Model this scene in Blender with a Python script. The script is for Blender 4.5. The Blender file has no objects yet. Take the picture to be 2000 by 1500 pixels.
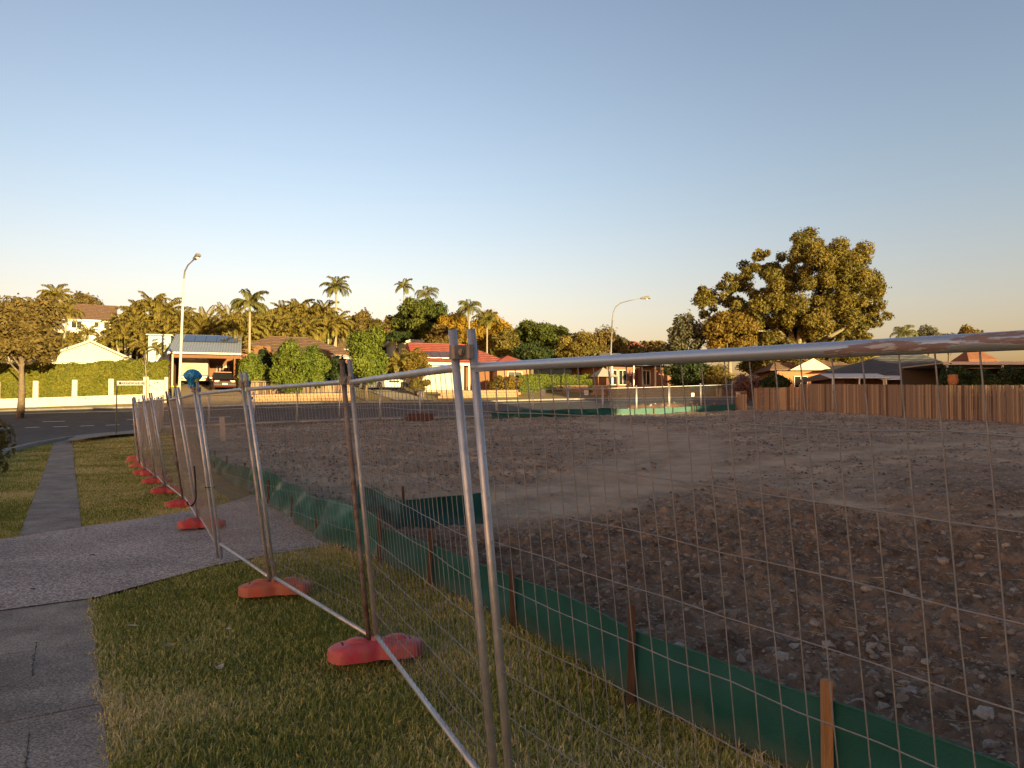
import bpy, math, random
import numpy as np
from mathutils import Vector, Matrix

random.seed(7)
RNG = np.random.default_rng(11)
scene = bpy.context.scene
COL = scene.collection
PI = math.pi

# ---------------------------------------------------------------- camera
CAMZ = 1.7
PITCH = math.atan(50 / 1500)
cd = bpy.data.cameras.new('camera')
cam = bpy.data.objects.new('camera', cd)
COL.objects.link(cam)
cam.location = (0, 0, CAMZ)
cam.rotation_euler = (PI / 2 + PITCH, 0, 0)
cd.sensor_width = 36
cd.lens = 27.0
cd.clip_end = 4000
cd.clip_start = 0.05
scene.camera = cam

# ---------------------------------------------------------------- light
SUN_EL = math.radians(4.2)
SUN_AZ = math.radians(148)           # from the view direction (+Y), positive = to the right, so behind right
TS = Vector((math.sin(SUN_AZ) * math.cos(SUN_EL), math.cos(SUN_AZ) * math.cos(SUN_EL), math.sin(SUN_EL)))
ANTI = 1.8
WBAL = (1.045, .96, 1.075, 1)
world = bpy.data.worlds.new('World')
scene.world = world
world.use_nodes = True
wn = world.node_tree.nodes
wl = world.node_tree.links
bg = wn['Background']
sky = wn.new('ShaderNodeTexSky')
sky.sky_type = 'NISHITA'
sky.sun_disc = False
sky.sun_elevation = SUN_EL
sky.sun_rotation = -SUN_AZ          # the node turns the other way round
sky.air_density = 1.0
sky.dust_density = 2.5
sky.ozone_density = 1.0
# broad brightening of the clear sky towards the point opposite the low sun, then the camera's white balance
tcw = wn.new('ShaderNodeTexCoord')
dtp = wn.new('ShaderNodeVectorMath'); dtp.operation = 'DOT_PRODUCT'
dtp.inputs[1].default_value = (-math.sin(SUN_AZ), -math.cos(SUN_AZ), 0)
wl.new(tcw.outputs['Generated'], dtp.inputs[0])
mxm = wn.new('ShaderNodeMath'); mxm.operation = 'MAXIMUM'; mxm.inputs[1].default_value = 0.0
wl.new(dtp.outputs['Value'], mxm.inputs[0])
pwm = wn.new('ShaderNodeMath'); pwm.operation = 'POWER'; pwm.inputs[1].default_value = 4.0
wl.new(mxm.outputs[0], pwm.inputs[0])
gnm = wn.new('ShaderNodeMath'); gnm.operation = 'MULTIPLY_ADD'; gnm.inputs[1].default_value = ANTI; gnm.inputs[2].default_value = 1.0
wl.new(pwm.outputs[0], gnm.inputs[0])
wb = wn.new('ShaderNodeMix'); wb.data_type = 'RGBA'; wb.blend_type = 'MULTIPLY'; wb.inputs[0].default_value = 1.0
wb.inputs[7].default_value = WBAL
wl.new(sky.outputs[0], wb.inputs[6])
# low haze all round the horizon is a little warmer than the clear air above it
sxw = wn.new('ShaderNodeSeparateXYZ'); wl.new(tcw.outputs['Generated'], sxw.inputs[0])
hzr = wn.new('ShaderNodeMapRange'); hzr.interpolation_type = 'SMOOTHSTEP'
hzr.inputs[1].default_value = 0.0; hzr.inputs[2].default_value = .32; hzr.inputs[3].default_value = 0.0; hzr.inputs[4].default_value = 1.0
wl.new(sxw.outputs['Z'], hzr.inputs[0])
hzc = wn.new('ShaderNodeMix'); hzc.data_type = 'RGBA'
hzc.inputs[6].default_value = (1.15, .95, .96, 1); hzc.inputs[7].default_value = (1.0, 1.0, 1.0, 1)
wl.new(hzr.outputs[0], hzc.inputs[0])
wb2 = wn.new('ShaderNodeMix'); wb2.data_type = 'RGBA'; wb2.blend_type = 'MULTIPLY'; wb2.inputs[0].default_value = 1.0
wl.new(wb.outputs[2], wb2.inputs[6]); wl.new(hzc.outputs[2], wb2.inputs[7])
mul = wn.new('ShaderNodeVectorMath'); mul.operation = 'SCALE'
wl.new(wb2.outputs[2], mul.inputs[0]); wl.new(gnm.outputs[0], mul.inputs['Scale'])
wl.new(mul.outputs[0], bg.inputs[0])
bg.inputs[1].default_value = 0.07

sd = bpy.data.lights.new('sun', 'SUN')
sd.energy = 4.3
sd.angle = math.radians(0.6)
sd.color = (1.0, 0.745, 0.33)
so = bpy.data.objects.new('sun', sd)
COL.objects.link(so)
so.rotation_euler = TS.to_track_quat('Z', 'Y').to_euler()
so.location = (-60, -60, 40)

vs = scene.view_settings
vs.view_transform = 'Standard'
vs.look = 'None'
vs.gamma = 1.0
vs.use_curve_mapping = False
vs.exposure = 1.70
scene.cycles.use_denoising = True
scene.cycles.max_bounces = 6
scene.cycles.transparent_max_bounces = 8

# ---------------------------------------------------------------- numeric helpers
def P(u, v, D):
    """world point on the sight line of photograph pixel (u,v) at depth D (metres along +Y)"""
    a = (u - 1000) / 1500.0
    b = (750 - v) / 1500.0
    cp, sp = math.cos(PITCH), math.sin(PITCH)
    dx, dy, dz = a, cp - b * sp, sp + b * cp
    t = D / dy
    return Vector((dx * t, D, CAMZ + dz * t))

CTRL = [(-5,0,0),(-5,5,0),(-5,10,0),(-8,16,0),(-12,25,0.02),(-3,9,0),(-20,30,0.05),(-30,20,0),(-20,0,0),(0,-20,0),(-40,-20,0),(20,-20,0.1),
        (0,3,0),(.72,4.5,0),(-.8,7.5,0),(-2.3,9.8,0),(-7.8,20,0.02),(3,3,0.02),(5,8,.08),(10,12,.2),(22,12,.45),(2,20,.3),(12,22,.55),(0,36,.72),(-8,36,.45),
        (8,54,1.35),(22.7,34,.95),(19.5,51,1.6),(-10.3,50,1.08),(-20,44,.55),(14,42,1.15),(30,30,1.0),(40,40,1.3),
        (-27,42.5,.3),(-35,41,.2),(-45,38,.1),(-60,30,0),
        (-35.6,53.4,1.52),(-23,57.7,1.75),(-4,64,2.2),(20,72,2.7),(40,80,3.2),(-50,48,1.2),(-60,60,3.0),
        (-40,59,2.45),(-25,63,3.3),(-4,71,3.4),(20,78,3.6),(34,60,2.0),(30,66,2.3),(45,55,2.0),
        (-45,80,5.0),(-20,80,5.0),(5,85,5.0),(30,90,4.5),(60,80,4.0),(-60,100,9.0),(-25,100,8.0),(5,105,7.5),(40,110,6),(80,110,6),(0,140,9),(-80,130,11),(70,150,7),(-80,60,5),(80,40,2),(80,0,1),(-80,0,0.5),(-70,-50,2),(60,-50,1)]
_c = np.array([(a, b) for a, b, _ in CTRL], float)
_z = np.array([z for _, _, z in CTRL], float)
def _phi(d2):
    return np.where(d2 > 1e-9, d2 * np.log(np.maximum(d2, 1e-9)), 0.0)
def _solve():
    n = len(_c)
    d2 = ((_c[:, None] - _c[None]) ** 2).sum(-1)
    A = np.zeros((n + 3, n + 3))
    A[:n, :n] = _phi(d2) + np.eye(n) * 40.0
    A[:n, n] = 1; A[:n, n+1:] = _c
    A[n, :n] = 1; A[n+1:, :n] = _c.T
    return np.linalg.solve(A, np.concatenate([_z, [0, 0, 0]]))
_w = _solve()
def ztn(x, y):
    x = np.clip(np.asarray(x, float), -95, 95); y = np.clip(np.asarray(y, float), -60, 160)
    sh = x.shape
    x = x.ravel(); y = y.ravel()
    out = np.zeros_like(x)
    for s in range(0, len(x), 20000):
        xs, ys = x[s:s+20000], y[s:s+20000]
        d2 = (xs[:, None] - _c[None, :, 0]) ** 2 + (ys[:, None] - _c[None, :, 1]) ** 2
        out[s:s+20000] = _phi(d2) @ _w[:-3] + _w[-3] + xs * _w[-2] + ys * _w[-1]
    return out.reshape(sh)
def zt(x, y):
    return float(ztn(np.array([x]), np.array([y]))[0])
def G(u, v):
    """where the sight line of pixel (u,v) meets the terrain"""
    D = 3.0
    lo = None
    prev = 0.5
    d = 0.5
    while d < 150:
        p = P(u, v, d)
        if p.z < zt(p.x, p.y):
            a, b = prev, d
            for _ in range(25):
                m = (a + b) / 2
                p = P(u, v, m)
                if p.z < zt(p.x, p.y): b = m
                else: a = m
            p = P(u, v, a)
            return Vector((p.x, p.y, zt(p.x, p.y)))
        prev = d
        d *= 1.06
    return P(u, v, 150)
def at(u, D):
    """ground point at depth D under photograph column u"""
    x = (u - 1000) / 1500.0 * D
    return Vector((x, D, zt(x, D)))

def vnoise(x, y, seed=0):
    xi = np.floor(x).astype(np.int64); yi = np.floor(y).astype(np.int64)
    fx = x - xi; fy = y - yi
    fx = fx * fx * (3 - 2 * fx); fy = fy * fy * (3 - 2 * fy)
    def h(a, b):
        n = (a * 374761393 + b * 668265263 + seed * 974634777) & 0x7fffffff
        n = ((n ^ (n >> 13)) * 1274126177) & 0x7fffffff
        return ((n ^ (n >> 16)) & 0xffff) / 65535.0
    a = h(xi, yi); b = h(xi + 1, yi); c = h(xi, yi + 1); d = h(xi + 1, yi + 1)
    return (a * (1 - fx) + b * fx) * (1 - fy) + (c * (1 - fx) + d * fx) * fy
def fbm(x, y, oct=4, seed=0):
    s = 0; a = 1; t = 0
    for i in range(oct):
        s = s + a * vnoise(x * 2 ** i, y * 2 ** i, seed + i * 17); t += a; a *= .5
    return s / t

# ---------------------------------------------------------------- materials
MATS = {}
def new_mat(name):
    m = bpy.data.materials.new(name)
    m.use_nodes = True
    return m, m.node_tree.nodes, m.node_tree.links, m.node_tree.nodes['Principled BSDF']
def mat(name, col, rough=.8, metal=0.0, col2=None, scale=6.0, bump=0.0, bscale=None, detail=6, spec=0.4, mixpos=(.35, .65), aniso=None, coat=0, vor=False):
    if name in MATS: return MATS[name]
    m, n, l, b = new_mat(name)
    b.inputs['Roughness'].default_value = rough
    b.inputs['Metallic'].default_value = metal
    b.inputs['Specular IOR Level'].default_value = spec
    if coat: b.inputs['Coat Weight'].default_value = coat
    col = tuple(col) + (1,)
    b.inputs['Base Color'].default_value = col
    tc = n.new('ShaderNodeTexCoord')
    src = tc.outputs['Object']
    if aniso:
        mp = n.new('ShaderNodeMapping'); mp.inputs['Scale'].default_value = aniso
        l.new(src, mp.inputs[0]); src = mp.outputs[0]
    if col2 is not None:
        nt = n.new('ShaderNodeTexNoise'); nt.inputs['Scale'].default_value = scale; nt.inputs['Detail'].default_value = detail
        nt.inputs['Roughness'].default_value = .65
        l.new(src, nt.inputs['Vector'])
        cr = n.new('ShaderNodeValToRGB')
        cr.color_ramp.elements[0].position = mixpos[0]; cr.color_ramp.elements[1].position = mixpos[1]
        cr.color_ramp.elements[0].color = col; cr.color_ramp.elements[1].color = tuple(col2) + (1,)
        l.new(nt.outputs['Fac'], cr.inputs[0]); l.new(cr.outputs[0], b.inputs['Base Color'])
    if bump:
        if vor:
            bt = n.new('ShaderNodeTexVoronoi'); bt.inputs['Scale'].default_value = bscale or scale
            out = bt.outputs['Distance']
        else:
            bt = n.new('ShaderNodeTexNoise'); bt.inputs['Scale'].default_value = bscale or scale; bt.inputs['Detail'].default_value = 5
            out = bt.outputs['Fac']
        l.new(src, bt.inputs['Vector'])
        bp = n.new('ShaderNodeBump'); bp.inputs['Strength'].default_value = bump; bp.inputs['Distance'].default_value = .02
        l.new(out, bp.inputs['Height']); l.new(bp.outputs[0], b.inputs['Normal'])
    MATS[name] = m
    return m
def leafmat(name, c1, c2, transl=.35, rough=.6):
    """foliage: per-leaf attribute 'tint' picks between two leaf colours, with some translucency"""
    if name in MATS: return MATS[name]
    m, n, l, b = new_mat(name)
    at_ = n.new('ShaderNodeAttribute'); at_.attribute_name = 'tint'
    cr = n.new('ShaderNodeValToRGB')
    cr.color_ramp.elements[0].color = tuple(c1) + (1,); cr.color_ramp.elements[1].color = tuple(c2) + (1,)
    l.new(at_.outputs['Fac'], cr.inputs[0])
    l.new(cr.outputs[0], b.inputs['Base Color'])
    b.inputs['Roughness'].default_value = rough
    b.inputs['Specular IOR Level'].default_value = .25
    if transl:
        tr = n.new('ShaderNodeBsdfTranslucent'); mx = n.new('ShaderNodeMixShader')
        mx.inputs[0].default_value = transl
        l.new(cr.outputs[0], tr.inputs[0]); l.new(b.outputs[0], mx.inputs[1]); l.new(tr.outputs[0], mx.inputs[2])
        l.new(mx.outputs[0], n['Material Output'].inputs[0])
    MATS[name] = m
    return m

# ---------------------------------------------------------------- mesh helpers
class MB:
    def __init__(s):
        s.v = []; s.f = []
    def add(s, vs, fs):
        o = len(s.v)
        s.v += [tuple(p) for p in vs]
        s.f += [tuple(i + o for i in f) for f in fs]
        return s
    def box(s, c, size, rz=0.0, M=None):
        x, y, z = size[0] / 2, size[1] / 2, size[2] / 2
        pts = [Vector((a * x, b * y, d * z)) for d in (-1, 1) for b in (-1, 1) for a in (-1, 1)]
        R = M if M is not None else Matrix.Rotation(rz, 3, 'Z')
        pts = [R @ p + Vector(c) for p in pts]
        return s.add(pts, [(0, 2, 3, 1), (4, 5, 7, 6), (0, 1, 5, 4), (1, 3, 7, 5), (3, 2, 6, 7), (2, 0, 4, 6)])
    def span(s, a, b):
        """axis box from corner a to corner b"""
        c = [(a[i] + b[i]) / 2 for i in range(3)]; z = [abs(b[i] - a[i]) for i in range(3)]
        return s.box(c, z)
    def bar(s, p, q, w, h=None, up=Vector((0, 0, 1))):
        p = Vector(p); q = Vector(q); h = h or w
        d = (q - p).normalized()
        if abs(d.dot(up)) > .98: up = Vector((0, 1, 0))
        r = d.cross(up).normalized(); t = r.cross(d)
        pts = []
        for e in (p, q):
            for a, b in ((-1, -1), (1, -1), (1, 1), (-1, 1)):
                pts.append(e + r * a * w / 2 + t * b * h / 2)
        return s.add(pts, [(0, 1, 2, 3), (7, 6, 5, 4), (0, 4, 5, 1), (1, 5, 6, 2), (2, 6, 7, 3), (3, 7, 4, 0)])
    def tube(s, pts, r, n=8, cap=True):
        pts = [Vector(p) for p in pts]
        rr = r if isinstance(r, (list, tuple)) else [r] * len(pts)
        vs = []; fs = []
        d0 = (pts[1] - pts[0]).normalized()
        ref = Vector((0, 0, 1)) if abs(d0.z) < .9 else Vector((1, 0, 0))
        for i, p in enumerate(pts):
            d = (pts[min(i + 1, len(pts) - 1)] - pts[max(i - 1, 0)]).normalized()
            a = d.cross(ref).normalized(); b = a.cross(d)
            for k in range(n):
                t = 2 * PI * k / n
                vs.append(p + (a * math.cos(t) + b * math.sin(t)) * rr[i])
        for i in range(len(pts) - 1):
            for k in range(n):
                k2 = (k + 1) % n
                fs.append((i * n + k, i * n + k2, (i + 1) * n + k2, (i + 1) * n + k))
        if cap:
            fs.append(tuple(range(n - 1, -1, -1))); fs.append(tuple((len(pts) - 1) * n + k for k in range(n)))
        return s.add(vs, fs)
    def prism(s, poly, a, b, axis=1):
        """poly of (p,q) in the plane across `axis`, from a to b along it"""
        n = len(poly)
        def mk(p, t):
            return (t, p[0], p[1]) if axis == 0 else ((p[0], t, p[1]) if axis == 1 else (p[0], p[1], t))
        vs = [mk(p, a) for p in poly] + [mk(p, b) for p in poly]
        fs = [tuple(range(n)), tuple(range(2 * n - 1, n - 1, -1))]
        for i in range(n):
            j = (i + 1) % n
            fs.append((i, n + i, n + j, j))
        return s.add(vs, fs)
    def lathe(s, prof, n=16, c=(0, 0, 0), axis='Z'):
        vs = []; fs = []
        for r, z in prof:
            for k in range(n):
                t = 2 * PI * k / n
                p = (r * math.cos(t), r * math.sin(t), z)
                if axis == 'X': p = (z, r * math.cos(t), r * math.sin(t))
                if axis == 'Y': p = (r * math.cos(t), z, r * math.sin(t))
                vs.append((p[0] + c[0], p[1] + c[1], p[2] + c[2]))
        for i in range(len(prof) - 1):
            for k in range(n):
                k2 = (k + 1) % n
                fs.append((i * n + k, i * n + k2, (i + 1) * n + k2, (i + 1) * n + k))
        fs.append(tuple(range(n - 1, -1, -1))); fs.append(tuple((len(prof) - 1) * n + k for k in range(n)))
        return s.add(vs, fs)
    def mesh(s, name, m, smooth=False):
        me = bpy.data.meshes.new(name)
        me.from_pydata(s.v, [], s.f)
        if m is not None: me.materials.append(m)
        if smooth: me.polygons.foreach_set('use_smooth', [True] * len(me.polygons))
        me.update()
        return me
def link(name, me, parent=None, loc=None, rot=None, scale=None):
    o = bpy.data.objects.new(name, me)
    COL.objects.link(o)
    if parent is not None: o.parent = parent
    if loc is not None: o.location = loc
    if rot is not None: o.rotation_euler = rot
    if scale is not None: o.scale = scale
    return o
def part(name, mb, m, parent, smooth=False, label=None, kind=None, bevel=0):
    o = link(name, mb.mesh(name, m, smooth), parent)
    if label: o['label'] = label
    if kind: o['kind'] = kind
    if bevel:
        md = o.modifiers.new('bevel', 'BEVEL'); md.width = bevel; md.segments = 2; md.limit_method = 'ANGLE'
    return o
def tag(o, label=None, cat=None, group=None, kind=None):
    if label: o['label'] = label
    if cat: o['category'] = cat
    if group: o['group'] = group
    if kind: o['kind'] = kind
    return o
def thing(name, label, cat, loc=(0, 0, 0), rz=0.0, group=None):
    o = link(name, None, None, loc, (0, 0, rz))
    return tag(o, label, cat, group)
def npmesh(name, V, F, m, tint=None, smooth=False):
    """mesh from numpy verts (n,3) and faces (k,3 or 4); tint: per-face float attribute"""
    me = bpy.data.meshes.new(name)
    V = np.ascontiguousarray(V, dtype=np.float32); F = np.ascontiguousarray(F, dtype=np.int32)
    k = F.shape[1]
    me.vertices.add(len(V)); me.vertices.foreach_set('co', V.ravel())
    me.loops.add(F.size); me.loops.foreach_set('vertex_index', F.ravel())
    me.polygons.add(len(F))
    me.polygons.foreach_set('loop_start', np.arange(0, F.size, k, dtype=np.int32))
    me.update(calc_edges=True)
    if smooth: me.polygons.foreach_set('use_smooth', np.ones(len(F), dtype=bool))
    if tint is not None:
        if len(tint) == len(F): a = me.attributes.new('tint', 'FLOAT', 'FACE')
        else: a = me.attributes.new('tint', 'FLOAT', 'POINT')
        a.data.foreach_set('value', np.asarray(tint, dtype=np.float32))
    if m is not None: me.materials.append(m)
    me.validate()
    return me
def gridmesh(name, X, Y, Z, m, tint=None, smooth=True):
    r, c = X.shape
    V = np.stack([X.ravel(), Y.ravel(), Z.ravel()], 1)
    i = np.arange(r * c).reshape(r, c)
    F = np.stack([i[:-1, :-1].ravel(), i[:-1, 1:].ravel(), i[1:, 1:].ravel(), i[1:, :-1].ravel()], 1)
    return npmesh(name, V, F, m, tint, smooth)
def polyat(pts, s):
    """points at fractions s (array) along polyline pts (n,2), by length"""
    pts = np.asarray(pts, float)
    L = np.concatenate([[0], np.cumsum(np.hypot(*(pts[1:] - pts[:-1]).T))])
    q = np.asarray(s) * L[-1]
    return np.stack([np.interp(q, L, pts[:, 0]), np.interp(q, L, pts[:, 1])], -1)
def drape(name, left, right, dz, nl, nw, m, smooth=True):
    s = np.linspace(0, 1, nl)
    a = polyat(left, s); b = polyat(right, s)
    t = np.linspace(0, 1, nw)[None, :, None]
    Q = a[:, None] * (1 - t) + b[:, None] * t
    Z = ztn(Q[..., 0], Q[..., 1]) + dz
    return gridmesh(name, Q[..., 0], Q[..., 1], Z, m, None, smooth)

# ================================================================ SETTING
RD = Vector((.946, .325))             # direction of the main road
RN = Vector((-.325, .946))            # across it, away from the camera
RZ = math.atan2(.325, .946)
def rline(off, X):
    """D on a line parallel to the main road's near kerb, `off` metres across"""
    return 45 + .34 * (X + 23) + off / .946
M_GROUND = mat('dry_grass_ground', (.17, .145, .055), .95, col2=(.28, .205, .09), scale=.9, bump=.6, bscale=30, detail=9)
M_ASPH = mat('asphalt', (.075, .073, .080), .85, col2=(.115, .110, .114), scale=1.4, bump=.35, bscale=90, detail=8)
def concrete(name, a, b_, c):
    """weathered broom-finished concrete: fine speckle, soft stains, pitted surface"""
    m, n, l, b = new_mat(name)
    tc = n.new('ShaderNodeTexCoord')
    n1 = n.new('ShaderNodeTexNoise'); n1.inputs['Scale'].default_value = 1.7; n1.inputs['Detail'].default_value = 7; n1.inputs['Roughness'].default_value = .7
    n2 = n.new('ShaderNodeTexNoise'); n2.inputs['Scale'].default_value = 75; n2.inputs['Detail'].default_value = 3
    v = n.new('ShaderNodeTexVoronoi'); v.inputs['Scale'].default_value = 95
    for q in (n1, n2, v): l.new(tc.outputs['Object'], q.inputs['Vector'])
    cr = n.new('ShaderNodeValToRGB'); e = cr.color_ramp.elements
    e[0].position = .3; e[0].color = tuple(a) + (1,); e[1].position = .7; e[1].color = tuple(c) + (1,)
    k = e.new(.5); k.color = tuple(b_) + (1,)
    l.new(n1.outputs['Fac'], cr.inputs[0])
    mr = n.new('ShaderNodeMapRange'); mr.inputs[1].default_value = .3; mr.inputs[2].default_value = .7; mr.inputs[3].default_value = .5; mr.inputs[4].default_value = 1.6
    l.new(n2.outputs['Fac'], mr.inputs[0])
    sp = n.new('ShaderNodeSeparateColor'); l.new(v.outputs['Color'], sp.inputs[0])
    m2 = n.new('ShaderNodeMapRange'); m2.inputs[1].default_value = .0; m2.inputs[2].default_value = 1; m2.inputs[3].default_value = .78; m2.inputs[4].default_value = 1.2
    l.new(sp.outputs[0], m2.inputs[0])
    mu = n.new('ShaderNodeMath'); mu.operation = 'MULTIPLY'; l.new(mr.outputs[0], mu.inputs[0]); l.new(m2.outputs[0], mu.inputs[1])
    mx = n.new('ShaderNodeVectorMath'); mx.operation = 'SCALE'; l.new(cr.outputs[0], mx.inputs[0]); l.new(mu.outputs[0], mx.inputs['Scale'])
    l.new(mx.outputs[0], b.inputs['Base Color'])
    b.inputs['Roughness'].default_value = .92; b.inputs['Specular IOR Level'].default_value = .2
    bp = n.new('ShaderNodeBump'); bp.inputs['Strength'].default_value = .5; bp.inputs['Distance'].default_value = .004
    l.new(n2.outputs['Fac'], bp.inputs['Height']); l.new(bp.outputs[0], b.inputs['Normal'])
    return m
M_CONC = concrete('old_concrete', (.18, .152, .127), (.305, .258, .218), (.42, .355, .297))
M_KERB = mat('kerb_concrete', (.34, .32, .29), .9, col2=(.24, .22, .2), scale=4, bump=.3, bscale=40)
M_PAINT = mat('road_paint', (.82, .81, .77), .7, col2=(.66, .65, .62), scale=9)

gx = np.concatenate([-np.geomspace(1600, 100, 10), np.arange(-95, 96, 1.6), np.geomspace(100, 1600, 10)])
gy = np.concatenate([-np.geomspace(800, 64, 8), np.arange(-60, 161, 1.6), np.geomspace(166, 2500, 12)])
GX, GY = np.meshgrid(gx, gy)
GZ = ztn(GX, GY) - .02
ground = link('ground', gridmesh('ground', GX, GY, GZ, M_GROUND))
tag(ground, kind='structure')

# ---- main road, side street
xs = np.linspace(-90, 90, 60)
main_near = [(x, rline(0, x)) for x in xs]
main_far = [(x - .34 * 12 * 0, rline(12.0, x)) for x in xs]
road = link('road', drape('road', main_far, main_near, .030, 160, 16, M_ASPH)); tag(road, kind='structure')
def kerbX(D): return -9.2 - .582 * (D - 11.33)
corner = [G(0, 886), G(55, 871), G(120, 859), G(190, 851), G(250, 846.5)]
kerb_curve = [(kerbX(D), D) for D in np.linspace(-12, 27, 16)] + [(p.x, p.y) for p in corner] + [(x, rline(0, x)) for x in np.linspace(-21.5, 60, 40)]
side_r = [(kerbX(D), D) for D in np.linspace(-12, 27, 16)] + [(p.x, p.y) for p in corner] + [(-21.6, rline(.2, -21.6))]
side_l = [(kerbX(D) - 10, D) for D in np.linspace(-12, 24, 16)] + [(-30, 33), (-36, 38.5), (-46, rline(0, -46)), (-60, rline(.2, -60))]
ss = link('side_street', drape('side_street', side_l, side_r, .024, 60, 16, M_ASPH)); tag(ss, kind='structure')

def ribbon(name, line, w0, w1, z0, z1, m, n=120, kind='structure', parent=None):
    """a solid strip along a polyline from offset w0 to w1 (to the left of travel) with top at z1"""
    L = polyat(line, np.linspace(0, 1, n))
    T = np.gradient(L, axis=0); T /= np.hypot(T[:, 0], T[:, 1])[:, None]
    N = np.stack([-T[:, 1], T[:, 0]], 1)
    a = L + N * w0; b = L + N * w1
    za = ztn(a[:, 0], a[:, 1]); zb = ztn(b[:, 0], b[:, 1])
    V = np.stack([np.column_stack([a, za + z0]), np.column_stack([a, za + z1 - .01]), np.column_stack([a * .9 + b * .1, za + z1]),
                  np.column_stack([a * .1 + b * .9, zb + z1]), np.column_stack([b, zb + z1 - .01]), np.column_stack([b, zb + z0])], 1)
    i = np.arange(n * 6).reshape(n, 6)
    F = np.stack([i[:-1, :-1].ravel(), i[1:, :-1].ravel(), i[1:, 1:].ravel(), i[:-1, 1:].ravel()], 1)
    o = link(name, npmesh(name, V.reshape(-1, 3), F, m), parent)
    if kind: o['kind'] = kind
    return o
ribbon('kerb', kerb_curve, -.28, 0.0, -.1, .14, M_KERB, 200)
ribbon('kerb', main_far, 0.0, .3, -.1, .15, M_KERB, 160)
ribbon('kerb', [(a - 3.2 * 0, b) for a, b in side_l], 0.0, .25, -.1, .14, M_KERB, 80)
# concrete gutter along the near kerb and the pram ramp at the corner
ribbon('gutter', kerb_curve, 0.0, .42, -.05, .045, M_KERB, 200)
rp = [G(128, 866), G(150, 857), G(205, 850.5), G(262, 846.5)]
rq = [G(150, 867), G(172, 862), G(215, 856), G(264, 852)]
ramp = link('kerb_ramp', drape('kerb_ramp', [(p.x, p.y) for p in rp], [(p.x, p.y) for p in rq], .155, 20, 6, M_KERB)); tag(ramp, kind='structure')

# ---- road markings (painted dashes, children of the road)
def dash(x0, x1, off, w=.24):
    n = 6
    a = [(x, rline(off + w, x)) for x in np.linspace(x0, x1, n)]; b = [(x, rline(off, x)) for x in np.linspace(x0, x1, n)]
    link('lane_dash', drape('lane_dash', a, b, .040, n, 2, M_PAINT), road)
def uX(u, off):
    k = (u - 1000) / 1500.0
    D = (45 + .34 * 23 + off / .946) / (1 - .34 * k)
    return k * D
for u0, u1 in ((-70, -40), (-2, 22), (48, 76), (103, 132), (155, 182), (206, 232), (257, 282), (306, 330), (355, 380), (404, 430)):
    dash(uX(u0, 3.1), uX(u1, 3.1), 3.1)
for u0, u1 in ((82, 126), (247, 290), (405, 450)):
    dash(uX(u0, 6.2), uX(u1, 6.2), 6.2, .2)
link('edge_line', drape('edge_line', [(x, rline(10.75, x)) for x in np.linspace(-60, 40, 50)], [(x, rline(10.6, x)) for x in np.linspace(-60, 40, 50)], .040, 60, 2, M_PAINT), road)

# ---- footpath: slabs with open joints, children of the footpath bed
def pathR(D): return -1.88 - .578 * (D - 3.65)
def pathL(D): return pathR(D) - .86
DRV_N = [Vector((-6.25, 5.1)), G(-160, 1216), G(-60, 1203), G(0, 1195), G(185, 1170), G(300, 1139), G(420, 1106), G(540, 1083), G(648, 1066)]
DRV_F = [Vector((-8.0, 8.7)), G(-160, 1078), G(-60, 1064), G(0, 1055), G(160, 1031), G(300, 1011), G(430, 988), G(480, 972), G(520, 957)]
bed = link('footpath', drape('footpath', [(pathL(D) + .02, D) for D in np.linspace(-1, 43.5, 30)], [(pathR(D) - .02, D) for D in np.linspace(-1, 43.5, 30)], -.010, 90, 4, mat('path_bed', (.06, .05, .04), .95)))
tag(bed, kind='structure')
def slab_mesh(d0, d1, z):
    nd = 4
    mb = MB()
    tops = []
    g = .008
    for k in range(nd + 1):
        D = d0 + g + (d1 - d0 - 2 * g) * k / nd
        # ends cut square to the path direction
        for e, f in ((0, pathL), (1, pathR)):
            Dq = D + (.22 if e else -.22)
            tops.append((f(Dq), Dq))
    vs = []
    for (x, y) in tops: vs.append((x, y, zt(x, y) + z))
    for (x, y) in tops: vs.append((x, y, zt(x, y) - .05))
    n = len(tops)
    fs = []
    for k in range(nd):
        a = 2 * k
        fs.append((a, a + 1, a + 3, a + 2))
        fs.append((a + 1, a + 1 + n, a + 3 + n, a + 3)); fs.append((a + 2, a + 2 + n, a + n, a))
    fs.append((0, n, n + 1, 1)); fs.append((n - 1, 2 * n - 1, 2 * n - 2, n - 2))
    mb.add(vs, fs)
    return mb
M_CONC_B = concrete('old_concrete_grey', (.168, .145, .125), (.285, .243, .209), (.39, .335, .283)); M_CONC_C = concrete('old_concrete_warm', (.20, .167, .136), (.325, .273, .225), (.44, .37, .302))
rs = random.Random(3)
d = -.6
pnear = 7.0; pfar = 10.7
edges = []
while d < pnear - .4:
    e = min(d + 1.22, pnear)
    if pnear - e < .5: e = pnear
    edges.append((d, e)); d = e
d = pfar
while d < 43:
    e = d + 1.9; edges.append((d, e)); d = e
for k, (a, b) in enumerate(edges):
    cm = (M_CONC, M_CONC_B, M_CONC_C)[k % 3]
    part('slab', slab_mesh(a, b, .007 + rs.uniform(-.002, .003)), cm, bed)
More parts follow.
